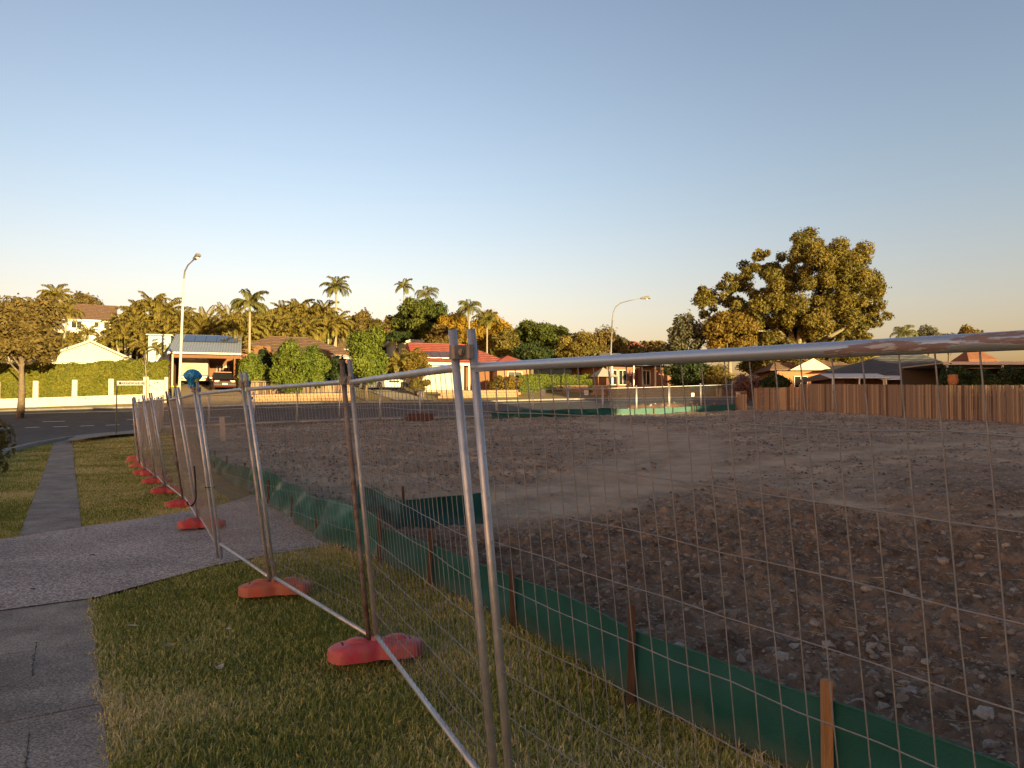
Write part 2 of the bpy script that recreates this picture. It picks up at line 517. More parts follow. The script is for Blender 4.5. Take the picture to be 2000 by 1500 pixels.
# worn dark cracks in two near slabs
mck = mat('crack_soil', (.065, .055, .045), .95, col2=(.12, .10, .085), scale=30)
rk = random.Random(12)
for pts in ([(72, 1256), (66, 1290), (63, 1325)], [(58, 1432), (53, 1470), (50, 1510)]):
    q = polyat([tuple(G(*p).xy) for p in pts], np.linspace(0, 1, 26))
    mb = MB()
    vs_ = []; fs_ = []
    for i, (x, y) in enumerate(q):
        w = rk.uniform(.001, .009) * (1 if 0 < i < 25 else .2); dx = rk.uniform(-.006, .006)
        z = zt(x, y) + .0115
        vs_ += [(x + dx - w, y, z), (x + dx + w, y, z)]
        if i: fs_.append((2 * i - 2, 2 * i - 1, 2 * i + 1, 2 * i))
    part('crack', mb.add(vs_, fs_), mck, bed)

# ---- driveway crossing in exposed aggregate
def aggregate():
    m, n, l, b = new_mat('exposed_aggregate')
    tc = n.new('ShaderNodeTexCoord')
    v = n.new('ShaderNodeTexVoronoi'); v.inputs['Scale'].default_value = 60
    l.new(tc.outputs['Object'], v.inputs['Vector'])
    cr = n.new('ShaderNodeValToRGB')
    e = cr.color_ramp.elements
    e[0].position = 0; e[0].color = (.17, .13, .115, 1); e[1].position = 1; e[1].color = (.75, .64, .56, 1)
    x = e.new(.35); x.color = (.36, .29, .255, 1)
    y = e.new(.7); y.color = (.55, .44, .385, 1)
    sp = n.new('ShaderNodeSeparateColor'); l.new(v.outputs['Color'], sp.inputs[0]); l.new(sp.outputs[0], cr.inputs[0])
    nz = n.new('ShaderNodeTexNoise'); nz.inputs['Scale'].default_value = .9; nz.inputs['Detail'].default_value = 6
    l.new(tc.outputs['Object'], nz.inputs['Vector'])
    mr = n.new('ShaderNodeMapRange'); mr.inputs[1].default_value = .3; mr.inputs[2].default_value = .7; mr.inputs[3].default_value = .72; mr.inputs[4].default_value = 1.12
    l.new(nz.outputs['Fac'], mr.inputs[0])
    mx = n.new('ShaderNodeMix'); mx.data_type = 'RGBA'; mx.blend_type = 'MULTIPLY'; mx.inputs[0].default_value = 1
    l.new(cr.outputs[0], mx.inputs[6]); l.new(mr.outputs[0], mx.inputs[7])
    l.new(mx.outputs[2], b.inputs['Base Color'])
    b.inputs['Roughness'].default_value = .85
    bp = n.new('ShaderNodeBump'); bp.inputs['Strength'].default_value = .6; bp.inputs['Distance'].default_value = .008
    l.new(v.outputs['Distance'], bp.inputs['Height']); bp.invert = True
    l.new(bp.outputs[0], b.inputs['Normal'])
    return m
drv = link('driveway', drape('driveway', [(p.x, p.y) for p in DRV_F], [(p.x, p.y) for p in DRV_N], .015, 60, 30, aggregate()))
tag(drv, kind='structure')

# ---- the bare lot
SILT = [(4.4, -1.6), (1.40, 3.45)] + [(p.x, p.y) for p in (G(1242, 1372), G(1010, 1227), G(845, 1146), G(745, 1100), G(640, 1066), G(560, 1010), G(490, 962), G(430, 928))] + [(-10.6, 26), (-14, 33.5), (-19.3, 43.2)]
LOT_R = [(29.4, -1.6), (22.9, 34), (19.6, 51), (16.2, 54.2)]
t1 = np.concatenate([np.linspace(0, .07, 60), np.linspace(.07, .30, 400)[1:], np.linspace(.30, 1, 140)[1:]])
La = polyat(SILT, t1); Ra = polyat(LOT_R, t1)
tt = np.concatenate([np.linspace(0, .28, 215), np.linspace(.28, 1, 90)[1:]])[None, :, None]
Q = La[:, None] * (1 - tt) + Ra[:, None] * tt
QX, QY = Q[..., 0], Q[..., 1]
TR1 = np.array([(-.6, 11.2), (1.2, 13.0), (3.4, 16.5), (5.5, 22), (6.6, 29), (5.5, 36), (3.5, 44)])
TR2 = np.array([(-1.2, 12.4), (.4, 14.6), (2.4, 18.2), (4.3, 23.6), (5.2, 30), (4.2, 36)])
TR3 = np.array([(9.5, 9.8), (7.0, 11.2), (5.2, 12.6)])
TR4 = np.array([(3.4, 16.5), (8.5, 20.5), (14, 24), (19, 25.5)])
def dist_poly(x, y, pl):
    best = np.full(x.shape, 1e9)
    for a, b in zip(pl[:-1], pl[1:]):
        d = b - a; t = np.clip(((x - a[0]) * d[0] + (y - a[1]) * d[1]) / (d @ d), 0, 1)
        best = np.minimum(best, np.hypot(x - a[0] - d[0] * t, y - a[1] - d[1] * t))
    return best
def trackness(x, y):
    t = np.zeros(x.shape)
    wob = fbm(x * 1.1, y * 1.1, 4, 5) * 1.5 - .35
    for pl, w in ((TR1, 1.5), (TR2, 1.3), (TR3, .4), (TR4, 1.0)):
        t = np.maximum(t, np.clip(1.25 - (dist_poly(x, y, pl) + wob - .2) / w, 0, 1))
    return t
def dirt_h(x, y):
    tr = trackness(x, y)
    h = (fbm(x * .5, y * .5, 3, 1) - .5) * .16
    r = fbm(x * 5, y * 5, 4, 9)
    cl = np.maximum(fbm(x * 11, y * 11, 3, 21) - .5, 0)
    h = h + ((r - .5) * .12 + cl * .25) * (1 - .8 * tr) - .02 * tr
    return h + .05
edge_fade = np.clip(np.minimum(tt[..., 0] * 30, 1), 0, 1) * np.ones(QX.shape)
QZ = ztn(QX, QY) + dirt_h(QX, QY) * (.3 + .7 * edge_fade)
def dirtmat():
    m, n, l, b = new_mat('bare_earth')
    tc = n.new('ShaderNodeTexCoord')
    a = n.new('ShaderNodeAttribute'); a.attribute_name = 'tint'
    nz = n.new('ShaderNodeTexNoise'); nz.inputs['Scale'].default_value = 2.2; nz.inputs['Detail'].default_value = 10; nz.inputs['Roughness'].default_value = .72
    l.new(tc.outputs['Object'], nz.inputs['Vector'])
    cr = n.new('ShaderNodeValToRGB')
    cr.color_ramp.elements[0].position = .32; cr.color_ramp.elements[0].color = (.080, .055, .039, 1)
    cr.color_ramp.elements[1].position = .68; cr.color_ramp.elements[1].color = (.31, .215, .148, 1)
    l.new(nz.outputs['Fac'], cr.inputs[0])
    # pale chips and straw mixed into the soil
    v = n.new('ShaderNodeTexVoronoi'); v.inputs['Scale'].default_value = 22; v.inputs['Randomness'].default_value = 1
    l.new(tc.outputs['Object'], v.inputs['Vector'])
    sp = n.new('ShaderNodeSeparateColor'); l.new(v.outputs['Color'], sp.inputs[0])
    gt = n.new('ShaderNodeMapRange'); gt.inputs[1].default_value = .80; gt.inputs[2].default_value = .98; gt.inputs[3].default_value = 0; gt.inputs[4].default_value = .55
    l.new(sp.outputs[0], gt.inputs[0])
    m1 = n.new('ShaderNodeMix'); m1.data_type = 'RGBA'; m1.inputs[7].default_value = (.40, .335, .27, 1)
    l.new(gt.outputs[0], m1.inputs[0]); l.new(cr.outputs[0], m1.inputs[6])
    m2 = n.new('ShaderNodeMix'); m2.data_type = 'RGBA'; m2.inputs[7].default_value = (.66, .50, .35, 1)
    n2 = n.new('ShaderNodeMath'); n2.operation = 'MULTIPLY'; n2.inputs[1].default_value = .72
    l.new(a.outputs['Fac'], n2.inputs[0]); l.new(n2.outputs[0], m2.inputs[0]); l.new(m1.outputs[2], m2.inputs[6])
    l.new(m2.outputs[2], b.inputs['Base Color'])
    b.inputs['Roughness'].default_value = .95; b.inputs['Specular IOR Level'].default_value = .15
    nb = n.new('ShaderNodeTexNoise'); nb.inputs['Scale'].default_value = 28; nb.inputs['Detail'].default_value = 8
    l.new(tc.outputs['Object'], nb.inputs['Vector'])
    bp = n.new('ShaderNodeBump'); bp.inputs['Strength'].default_value = .8; bp.inputs['Distance'].default_value = .03
    l.new(nb.outputs['Fac'], bp.inputs['Height']); l.new(bp.outputs[0], b.inputs['Normal'])
    return m
M_DIRT = dirtmat()
TRK = trackness(QX, QY)
# dry graded soil over most of the lot, freshly turned moist soil near the silt fence
DRY = np.clip((QY - 8.0 + 3 * (fbm(QX * .35, QY * .35, 3, 71) - .5) * 2 - .25 * np.maximum(QX - 2, 0)) / 9, 0, 1) * (.34 + .62 * np.clip(fbm(QX * .5, QY * .9, 4, 72) * 1.9 - .55, 0, 1)) * (.3 + 1.4 * fbm(QX * 2.6, QY * 4.2, 3, 73))
lot = link('dirt_lot', gridmesh('dirt_lot', QX, QY, QZ, M_DIRT, np.clip(np.maximum(TRK * (.74 + .7 * (fbm(QX * 3, QY * 3, 3, 2) - .4)), DRY), 0, 1).ravel()))
tag(lot, kind='structure')

# ---- stones and clods on the lot
def rock_mesh(name, seed, m, flat=.7):
    r = random.Random(seed)
    mb = MB()
    import bmesh
    bm = bmesh.new(); bmesh.ops.create_icosphere(bm, subdivisions=1, radius=1.0)
    for v in bm.verts:
        k = r.uniform(.65, 1.15); v.co = Vector((v.co.x * k, v.co.y * k * .85, v.co.z * k * flat))
    me = bpy.data.meshes.new(name); bm.to_mesh(me); bm.free()
    me.materials.append(m); me.polygons.foreach_set('use_smooth', [i % 3 == 0 for i in range(len(me.polygons))])
    return me
M_ST = [mat('stone_grey', (.25, .215, .185), .9, col2=(.40, .35, .30), scale=3, bump=.4, bscale=8), mat('stone_brown', (.19, .14, .11), .95, col2=(.32, .245, .19), scale=3, bump=.5, bscale=8), mat('stone_pale', (.30, .26, .22), .9, col2=(.44, .39, .33), scale=3, bump=.3, bscale=8)]
ROCKS = [rock_mesh('stone', k, M_ST[(0, 1, 1, 0, 2, 1)[k % 6]]) for k in range(12)]
def lot_inside(x, y):
    return x > np.interp(y, [p[1] for p in SILT], [p[0] for p in SILT]) + .12
rr = np.random.default_rng(5)
cand = []
while len(cand) < 300:
    D = 3.0 + 7.5 * rr.random() ** 1.4; x = rr.uniform(-1, .69 * D)
    if not lot_inside(x, D): continue
    pile = math.exp(-((x - 2.15) ** 2 / .5 + (D - 4.9) ** 2 / .45))
    if rr.random() > .42 + pile: continue
    cand.append((x, D, pile))
for i, (x, D, pile) in enumerate(cand):
    s = .020 + .042 * rr.random() ** 2.0 + .014 * pile + .002 * D
    z = zt(x, D) + float(dirt_h(np.array([x]), np.array([D]))[0])
    k = int(rr.integers(12))
    if pile > .35 and rr.random() < .7: k = (0, 3, 4, 6, 9)[int(rr.integers(5))]
    link('stone', ROCKS[k], lot, (x, D, z + s * .15), (rr.uniform(-.4, .4), rr.uniform(-.4, .4), rr.uniform(0, 6.28)), (s, s * rr.uniform(.8, 1.3), s * rr.uniform(.6, .9)))
def scatter_rocks(name, n, xf, size, seed, m):
    r = np.random.default_rng(seed)
    base = np.array([(0, 0, 1), (1, 0, 0), (.31, .95, 0), (-.8, .58, 0), (-.8, -.58, 0), (.31, -.95, 0), (0, 0, -.4)])
    fc = np.array([(0, 1, 2), (0, 2, 3), (0, 3, 4), (0, 4, 5), (0, 5, 1)])
    x, y = xf(r, n)
    ok = lot_inside(x, y); x, y = x[ok], y[ok]
    ok = trackness(x, y) < .15 + .5 * r.random(len(x)); x, y = x[ok], y[ok]
    n = len(x)
    z = ztn(x, y) + dirt_h(x, y)
    s = size(r, n, y)
    a = r.random(n) * 6.28
    k = r.uniform(.6, 1.2, (n, 7, 1)) * base[None]
    k = k * np.stack([s, s * r.uniform(.6, 1.2, n), s * r.uniform(.4, .9, n)], 1)[:, None]
    V = np.stack([k[..., 0] * np.cos(a)[:, None] - k[..., 1] * np.sin(a)[:, None] + x[:, None], k[..., 0] * np.sin(a)[:, None] + k[..., 1] * np.cos(a)[:, None] + y[:, None], k[..., 2] + z[:, None]], -1)
    F = (fc[None] + (np.arange(n) * 7)[:, None, None]).reshape(-1, 3)
    tint = np.repeat(r.random(n), 5)
    o = link(name, npmesh(name, V.reshape(-1, 3), F, m, tint), lot)
    o['kind'] = 'stuff'
M_CLOD = leafmat('soil_clods', (.085, .060, .044), (.40, .31, .24), 0, .95)
def near_xy(r, n):
    D = 2.6 + 11 * r.random(n) ** 1.3; return r.uniform(-.25, .72, n) * D, D
def far_xy(r, n):
    D = 9 + 42 * r.random(n); return r.uniform(-.36, .66, n) * D, D
scatter_rocks('rubble', 26000, near_xy, lambda r, n, y: .006 + .018 * r.random(n) ** 2.5, 31, M_CLOD)
scatter_rocks('clods', 34000, far_xy, lambda r, n, y: .012 + .035 * r.random(n) ** 2.5 + .0009 * y, 32, M_CLOD)
def sticks():
    r = np.random.default_rng(77)
    n = 1400
    D = 3 + 9 * r.random(n) ** 1.3; x = r.uniform(-.25, .72, n) * D
    k = lot_inside(x, D); x, D = x[k], D[k]; n = len(x)
    z = ztn(x, D) + dirt_h(x, D) + .012
    a = r.random(n) * 6.28; L = r.uniform(.03, .12, n); w = .0022
    dx, dy = np.cos(a) * L, np.sin(a) * L
    V = np.stack([np.stack([x - dx, D - dy, z], 1), np.stack([x - dy * .1 , D + dx * .1, z + .02 * r.random(n)], 1) + np.stack([dy * w / L, -dx * w / L, 0 * x], 1), np.stack([x + dx, D + dy, z + .01], 1), np.stack([x - dy * .1, D + dx * .1, z + .012], 1)], 1)
    F = np.arange(n * 4).reshape(n, 4)
    o = link('straw', npmesh('straw', V.reshape(-1, 3), F, leafmat('straw', (.25, .19, .11), (.42, .34, .22), 0), r.random(n)), lot); o['kind'] = 'stuff'
sticks()

# ---- grass blades
def blades(name, x, y, h, w, m, tint, seed, lean=.55, parent=None):
    r = np.random.default_rng(seed)
    n = len(x)
    z = ztn(x, y) - .02
    a = r.random(n) * 6.28; b = r.random(n) * 6.28
    ln = h * lean * r.random(n) ** .7
    ox, oy = np.cos(b) * ln, np.sin(b) * ln
    px, py = np.cos(a) * w, np.sin(a) * w
    p0 = np.stack([x - px, y - py, z], 1); p1 = np.stack([x + px, y + py, z], 1)
    p2 = np.stack([x + ox * .4 + px * .7, y + oy * .4 + py * .7, z + h * .62], 1); p3 = np.stack([x + ox * .4 - px * .7, y + oy * .4 - py * .7, z + h * .62], 1)
    p4 = np.stack([x + ox, y + oy, z + h * (1 - .35 * (ln / h) ** 2)], 1)
    V = np.stack([p0, p1, p2, p3, p4], 1).reshape(-1, 3)
    i = (np.arange(n) * 5)[:, None]
    F = np.concatenate([i + np.array([0, 1, 2]), i + np.array([0, 2, 3]), i + np.array([3, 2, 4])], 0)
    o = link(name, npmesh(name, V, F, m, np.concatenate([tint] * 3)), parent)
    return o
def grassmat():
    m, n, l, b = new_mat('grass_blades')
    a = n.new('ShaderNodeAttribute'); a.attribute_name = 'tint'
    cr = n.new('ShaderNodeValToRGB')
    e = cr.color_ramp.elements
    e[0].position = 0; e[0].color = (.145, .19, .045, 1); e[1].position = 1; e[1].color = (.80, .68, .37, 1)
    k = e.new(.35); k.color = (.345, .375, .082, 1)
    k = e.new(.65); k.color = (.60, .52, .175, 1)
    l.new(a.outputs['Fac'], cr.inputs[0]); l.new(cr.outputs[0], b.inputs['Base Color'])
    b.inputs['Roughness'].default_value = .7; b.inputs['Specular IOR Level'].default_value = .2
    tr = n.new('ShaderNodeBsdfTranslucent'); mx = n.new('ShaderNodeMixShader'); mx.inputs[0].default_value = .3
    l.new(cr.outputs[0], tr.inputs[0]); l.new(b.outputs[0], mx.inputs[1]); l.new(tr.outputs[0], mx.inputs[2])
    l.new(mx.outputs[0], n['Material Output'].inputs[0])
    return m
M_GRASS = grassmat()
def siltX(y): return np.interp(y, [p[1] for p in SILT], [p[0] for p in SILT])
dn = np.array([(p.x, p.y) for p in DRV_N]); df = np.array([(p.x, p.y) for p in DRV_F])
def grass_tint(x, y, r):
    patch = fbm(x * .9, y * .9, 4, 3)
    return np.clip((patch - .5) * 1.15 + .45 + (r.random(len(x)) - .5) * .95, 0, 1)
def near_grass():
    r = np.random.default_rng(8)
    n = 370000
    y = 2.05 + (9.9 - 2.05) * r.random(n) ** 1.35
    x = r.uniform(-4.2, 2.6, n)
    px = pathR(y) - .13 * fbm(x * 7, y * 7, 2, 40) + .04
    ok = (x > px) & (x < siltX(y) + .05)
    # this side of the driveway
    ok &= y < np.interp(x, dn[:, 0], dn[:, 1]) + .10 * (fbm(x * 8, y * 8, 2, 41) - .25)
    # in front of the camera only
    ok &= np.abs(x) < .72 * y + .3
    x, y = x[ok], y[ok]
    h = (.022 + .040 * r.random(len(x)) ** 1.6) * (.65 + .8 * fbm(x * 1.6, y * 1.6, 3, 6))
    edge = np.exp(-np.abs(siltX(y) - x) / .12)
    h = h * (1 + 1.3 * edge * r.random(len(x)))
    w = .0024 + .0014 * r.random(len(x)) + .0003 * y
    o = blades('lawn_grass', x, y, h, w, M_GRASS, np.clip(grass_tint(x, y, r) + .06 + .45 * np.exp(-np.abs(x - pathR(y)) / .09), 0, 1), 9, 1.1)
    tag(o, 'short dry winter lawn grass in front of the near fence', 'grass', kind='stuff')
def far_grass():
    r = np.random.default_rng(18)
    n = 200000
    y = 10.0 + 34 * r.random(n) ** 1.6
    x = -.35 * y - r.random(n) * (.4 * y)
    pr, pl = pathR(y), pathL(y)
    fx = np.interp(y, [8.8, 25, 44], [-3.2, -12.1, -19.5])
    inpath = (x > pl - .01) & (x < pr + .01)
    ok = ~inpath & (x < fx + 1.0) & (x > np.where(y < 28, kerbX(y) + .3, np.interp(y, [28, 30, 36, 40, 44], [-18.5, -19.6, -21.6, -22.4, -21.2])))
    ok &= y > np.interp(x, df[:, 0], df[:, 1]) - .10 * fbm(x * 6, y * 6, 2, 42)
    ok &= (y < 41.5)
    x, y = x[ok], y[ok]
    h = (.025 + .03 * r.random(len(x))) * (.7 + .6 * fbm(x, y, 3, 6))
    w = .003 + .0004 * y
    t = np.clip(grass_tint(x, y, r) + .05, 0, 1)
    o = blades('verge_grass', x, y, h, w, M_GRASS, t, 19, .8)
    tag(o, 'dry mown grass verge beside the footpath beyond the driveway', 'grass', kind='stuff')
def left_grass():
    r = np.random.default_rng(28)
    n = 45000
    y = 1.0 + 10.5 * r.random(n)
    x = kerbX(y) + .3 + (pathL(y) + .03 - kerbX(y) - .3) * r.random(n)
    ok = (y < np.interp(x, dn[:, 0], dn[:, 1])) | (y > np.interp(x, df[:, 0], df[:, 1]))
    x, y = x[ok], y[ok]
    h = (.025 + .04 * r.random(len(x)) ** 1.6)
    o = blades('kerbside_grass', x, y, h, .003 + .0014 * r.random(len(x)), M_GRASS, grass_tint(x, y, r), 29, 1.0)
    tag(o, 'narrow strip of dry grass between the footpath and the kerb', 'grass', kind='stuff')
near_grass(); far_grass(); left_grass()

# ================================================================ TEMPORARY FENCE
M_GALV = mat('galvanised_pipe', (.50, .52, .55), .5, .7, col2=(.68, .70, .73), scale=9, bump=.12, bscale=35, spec=.5)
M_GALV_OLD = mat('weathered_pipe', (.36, .355, .355), .55, .55, col2=(.56, .555, .55), scale=7, bump=.25, bscale=40)
M_RUST = mat('rusty_pipe', (.16, .095, .07), .75, .3, col2=(.34, .31, .30), scale=8, bump=.3, bscale=40)
M_WIRE = mat('fence_wire', (.34, .35, .37), .55, .4, col2=(.25, .25, .255), scale=20)
M_WIRE_D = mat('dull_fence_wire', (.26, .27, .29), .6, .2, col2=(.20, .20, .21), scale=20)
def flaked():
    """galvanised rail with remnants of old paint and primer peeling off"""
    m, n, l, b = new_mat('flaking_rail')
    tc = n.new('ShaderNodeTexCoord')
    mp = n.new('ShaderNodeMapping'); mp.inputs['Rotation'].default_value = (0, 0, math.atan2(.86, .51)); l.new(tc.outputs['Object'], mp.inputs[0])
    m2 = n.new('ShaderNodeMapping'); m2.inputs['Scale'].default_value = (4.0, 26, 26); l.new(mp.outputs[0], m2.inputs[0])
    nz = n.new('ShaderNodeTexNoise'); nz.inputs['Scale'].default_value = 1.0; nz.inputs['Detail'].default_value = 8; nz.inputs['Roughness'].default_value = .6
    l.new(m2.outputs[0], nz.inputs['Vector'])
    sx = n.new('ShaderNodeSeparateXYZ'); l.new(tc.outputs['Object'], sx.inputs[0])
    mr = n.new('ShaderNodeMapRange'); mr.inputs[1].default_value = -.20; mr.inputs[2].default_value = .45; mr.inputs[3].default_value = -.13; mr.inputs[4].default_value = .11
    l.new(sx.outputs['X'], mr.inputs[0])
    ad = n.new('ShaderNodeMath'); l.new(nz.outputs['Fac'], ad.inputs[0]); l.new(mr.outputs[0], ad.inputs[1])
    cr = n.new('ShaderNodeValToRGB')
    e = cr.color_ramp.elements
    e[0].position = .50; e[0].color = (.66, .69, .74, 1); e[1].position = .515; e[1].color = (.27, .20, .19, 1)
    k = e.new(.575); k.color = (.24, .18, .17, 1)
    k = e.new(.59); k.color = (.50, .50, .52, 1)
    l.new(ad.outputs[0], cr.inputs[0]); l.new(cr.outputs[0], b.inputs['Base Color'])
    c2 = n.new('ShaderNodeValToRGB'); c2.color_ramp.elements[0].position = .50; c2.color_ramp.elements[1].position = .515
    c2.color_ramp.elements[0].color = (.8, .8, .8, 1); c2.color_ramp.elements[1].color = (0, 0, 0, 1)
    l.new(ad.outputs[0], c2.inputs[0]); l.new(c2.outputs[0], b.inputs['Metallic'])
    b.inputs['Roughness'].default_value = .42
    bp = n.new('ShaderNodeBump'); bp.inputs['Strength'].default_value = .5; bp.inputs['Distance'].default_value = .002
    l.new(cr.outputs[0], bp.inputs['Height']); l.new(bp.outputs[0], b.inputs['Normal'])
    return m
M_FLAKE = flaked()

def panel(label, b0, t0, b1, t1, mode, group, mats=(None, None, None), wires=30, horiz=10, wr=.0017, pr=.0172, bend=None, hsplit=False):
    """one mesh fence panel: two posts, two rails and welded wires"""
    b0, t0, b1, t1 = map(Vector, (b0, t0, b1, t1))
    base = (b0 + b1) / 2
    th = thing('mesh_fence', label, 'fence', base, 0, group)
    b0 -= base; t0 -= base; b1 -= base; t1 -= base
    m0, m1, mr = [a or b for a, b in zip(mats, (M_GALV, M_GALV, M_GALV))]
    for (b, t, mm) in ((b0, t0, m0), (b1, t1, m1)):
        part('post', MB().tube([b, b.lerp(t, .5), t], pr, 12 if mode == 'near' else 6), mm, th, True)
    fu, fl = .925, .085
    A = lambda s, f: (b0.lerp(t0, f)).lerp(b1.lerp(t1, f), s)
    n = 12 if mode == 'near' else 6
    part('top_rail', MB().tube([A(0, fu), A(.03, fu), A(.5, fu), A(.97, fu), A(1, fu)], [pr * 1.18, pr, pr, pr, pr * 1.18], n), mr, th, True)
    part('bottom_rail', MB().tube([A(0, fl), A(1, fl)], pr * .85, n), mr if mr is not M_FLAKE else M_GALV, th, True)
    r = random.Random(label)
    acc = MB()
    for k in range(1, wires):
        s = k / wires + r.uniform(-.002, .002)
        pts = [A(s + (r.uniform(-.0012, .0012) if 0 < j < 6 else 0), fl + (fu - fl) * j / 6) for j in range(7)]
        if bend and k in bend:
            pts[1] += Vector((.02, -.02, 0)) * bend[k]; pts[2] += Vector((-.025, .02, 0)) * bend[k]
        if mode == 'near': part('upright_wire', MB().tube(pts, wr, 5, False), M_WIRE, th, True)
        else: acc.tube([pts[0], pts[6]], wr, 3, False)
    for k in range(1, horiz):
        f = fl + (fu - fl) * k / horiz
        pts = [A(j / 12, f + (r.uniform(-.003, .003) if 0 < j < 12 else 0)) for j in range(13)]
        if mode == 'near': part('cross_wire', MB().tube(pts, wr, 5, False), M_WIRE, th, True)
        else: acc.tube([pts[0], pts[-1]], wr, 3, False)
    if mode != 'near':
        part('wire_mesh', acc, M_WIRE_D, th, False, kind='stuff')
    return th

# foot points of the near fence, and how far each post top leans towards the path
FEET = {'A': (-.015, 3.06, .19, 2.02), 'B': (-.924, 5.23, .20, 2.03), 'C': (-2.156, 7.03, .28, 2.03), 'D': (-3.32, 8.79, .28, 2.02), 'E': (-4.39, 10.9, .33, 2.0),
        'F': (-5.67, 13.38, .30, 2.0), 'G': (-6.93, 15.5, .33, 2.02), 'H': (-8.15, 17.7, .31, 2.02), 'I': (-9.55, 20.1, .30, 2.02), 'J': (-10.8, 22.4, .22, 2.02), 'K': (-12.0, 24.6, .16, 2.0)}
def foot(k, side):
    x, y, ln, h = FEET[k]
    # each joint has two posts side by side along the fence
    dx, dy = (.030, -.018) if side > 0 else (-.030, .018)
    b = Vector((x + dx, y + dy, zt(x, y) + .01)); t = b + Vector((-ln, -ln * .28, h))
    return b, t
names = 'ABCDEFGHIJK'
NEAR_LABELS = ['second panel of the near mesh fence, left of the clamped twin posts', 'leaning panel between the pink foot and the orange foot', 'leaning panel between the orange foot and the blue bag', 'leaning panel just beyond the blue plastic bag over the driveway',
               'sixth near panel, beside the second red foot on the grass', 'seventh near panel, behind the hanging hose', 'eighth near panel, further down the leaning fence line', 'ninth near panel, further down the leaning fence line',
               'tenth near panel, next to the corner of the fence', 'last panel before the near fence turns its corner']
GRP = 'leaning mesh fence panels beside the footpath'
b0, t0 = foot('A', 1)
b1 = Vector((1.28, .97, 0.0)); t1_ = Vector((1.10, .92, 1.955))
t0 = Vector((b0.x - .175, b0.y - .05, 2.015))
panel('nearest mesh fence panel, its flaking top rail running off the right edge', b0, t0, b1, t1_, 'near', GRP, (M_GALV, M_GALV, M_FLAKE), 32, 10, .0018, .0172, {24: 1, 25: -1.2})
for i in range(10):
    a, c = names[i], names[i + 1]
    p0, q0 = foot(c, 1)
    p1, q1 = foot(a, -1)
    if i == 0: q1 = Vector((p1.x - .19, p1.y - .055, 2.015))
    mode = 'near' if i < 2 else 'mid'
    mm = [(M_GALV_OLD, M_GALV, M_GALV), (M_GALV, M_RUST, M_GALV), (M_GALV, M_GALV_OLD, M_GALV), (M_GALV_OLD, M_GALV, M_GALV_OLD)][i % 4]
    panel(NEAR_LABELS[i], p0, q0, p1, q1, mode, GRP, mm, 30 if i < 2 else 40, 10, .0017 if i < 2 else (.0016 if i < 4 else .0013))

# clamps joining the twin posts
M_CLAMP = mat('clamp_steel', (.30, .30, .31), .55, .6, col2=(.2, .19, .18), scale=14, bump=.2)
def clamp(k, f, label, w=.105, h=.055):
    b, t = foot(k, 1); c, d = foot(k, -1)
    if k == 'A':
        t = Vector((b.x - .175, b.y - .05, 2.015)); d = Vector((c.x - .19, c.y - .055, 2.015))
    p = b.lerp(t, f); q = c.lerp(d, f)
    m = (p + q) / 2
    ax = (p - q).normalized()
    th = thing('pipe_coupler', label, 'coupler', m, math.atan2(ax.y, ax.x), 'clamps joining fence panels')
    for s in (-1, 1):
        mb = MB()
        prof = []
        # a pressed half shell hugging both pipes
        for e in range(9):
            u = -w / 2 + w * e / 8
            bul = .027 * max(0, 1 - ((abs(u) - .034) / .027) ** 2) ** .5 if abs(abs(u) - .034) < .027 else 0
            prof.append((u, max(bul, .006)))
        outer = [(u, s * (b_ + .003)) for u, b_ in prof]; inner = [(u, s * b_) for u, b_ in reversed(prof)]
        mb.prism(outer + inner, -h / 2, h / 2, 2)
        part('clamp_plate', mb, M_CLAMP, th)
    part('bolt', MB().lathe([(.009, -.032), (.009, .032)], 6, axis='Y'), M_CLAMP, th)
    part('nut', MB().lathe([(.014, -.024), (.014, -.012)], 6, axis='Y'), M_CLAMP, th)
    return th
clamp('A', .955, 'steel two-bolt clamp joining the tall twin posts in the middle')
clamp('B', .93, 'steel clamp near the top of the rusty post above the pink foot')
clamp('C', .95, 'steel clamp at the top of the posts above the orange foot')
clamp('D', .95, 'steel clamp just below the blue plastic bag')
# black cable tie on joint D
b, t = foot('D', 1); c, d_ = foot('D', -1)
p = ((b + c) / 2).lerp((t + d_) / 2, .40)
ct = thing('cable_tie', 'black cable tie round the twin posts below the blue bag', 'cable tie', p)
ring = [(Vector((math.cos(a) * .055, math.sin(a) * .03, .004 * math.sin(3 * a)))) for a in np.linspace(0, 2 * PI, 17)]
part('tie_loop', MB().tube(ring, .005, 6), mat('black_plastic', (.015, .015, .016), .5), ct)
part('tie_tail', MB().bar((.05, -.02, 0), (.10, -.05, .02), .008, .004), MATS['black_plastic'], ct)

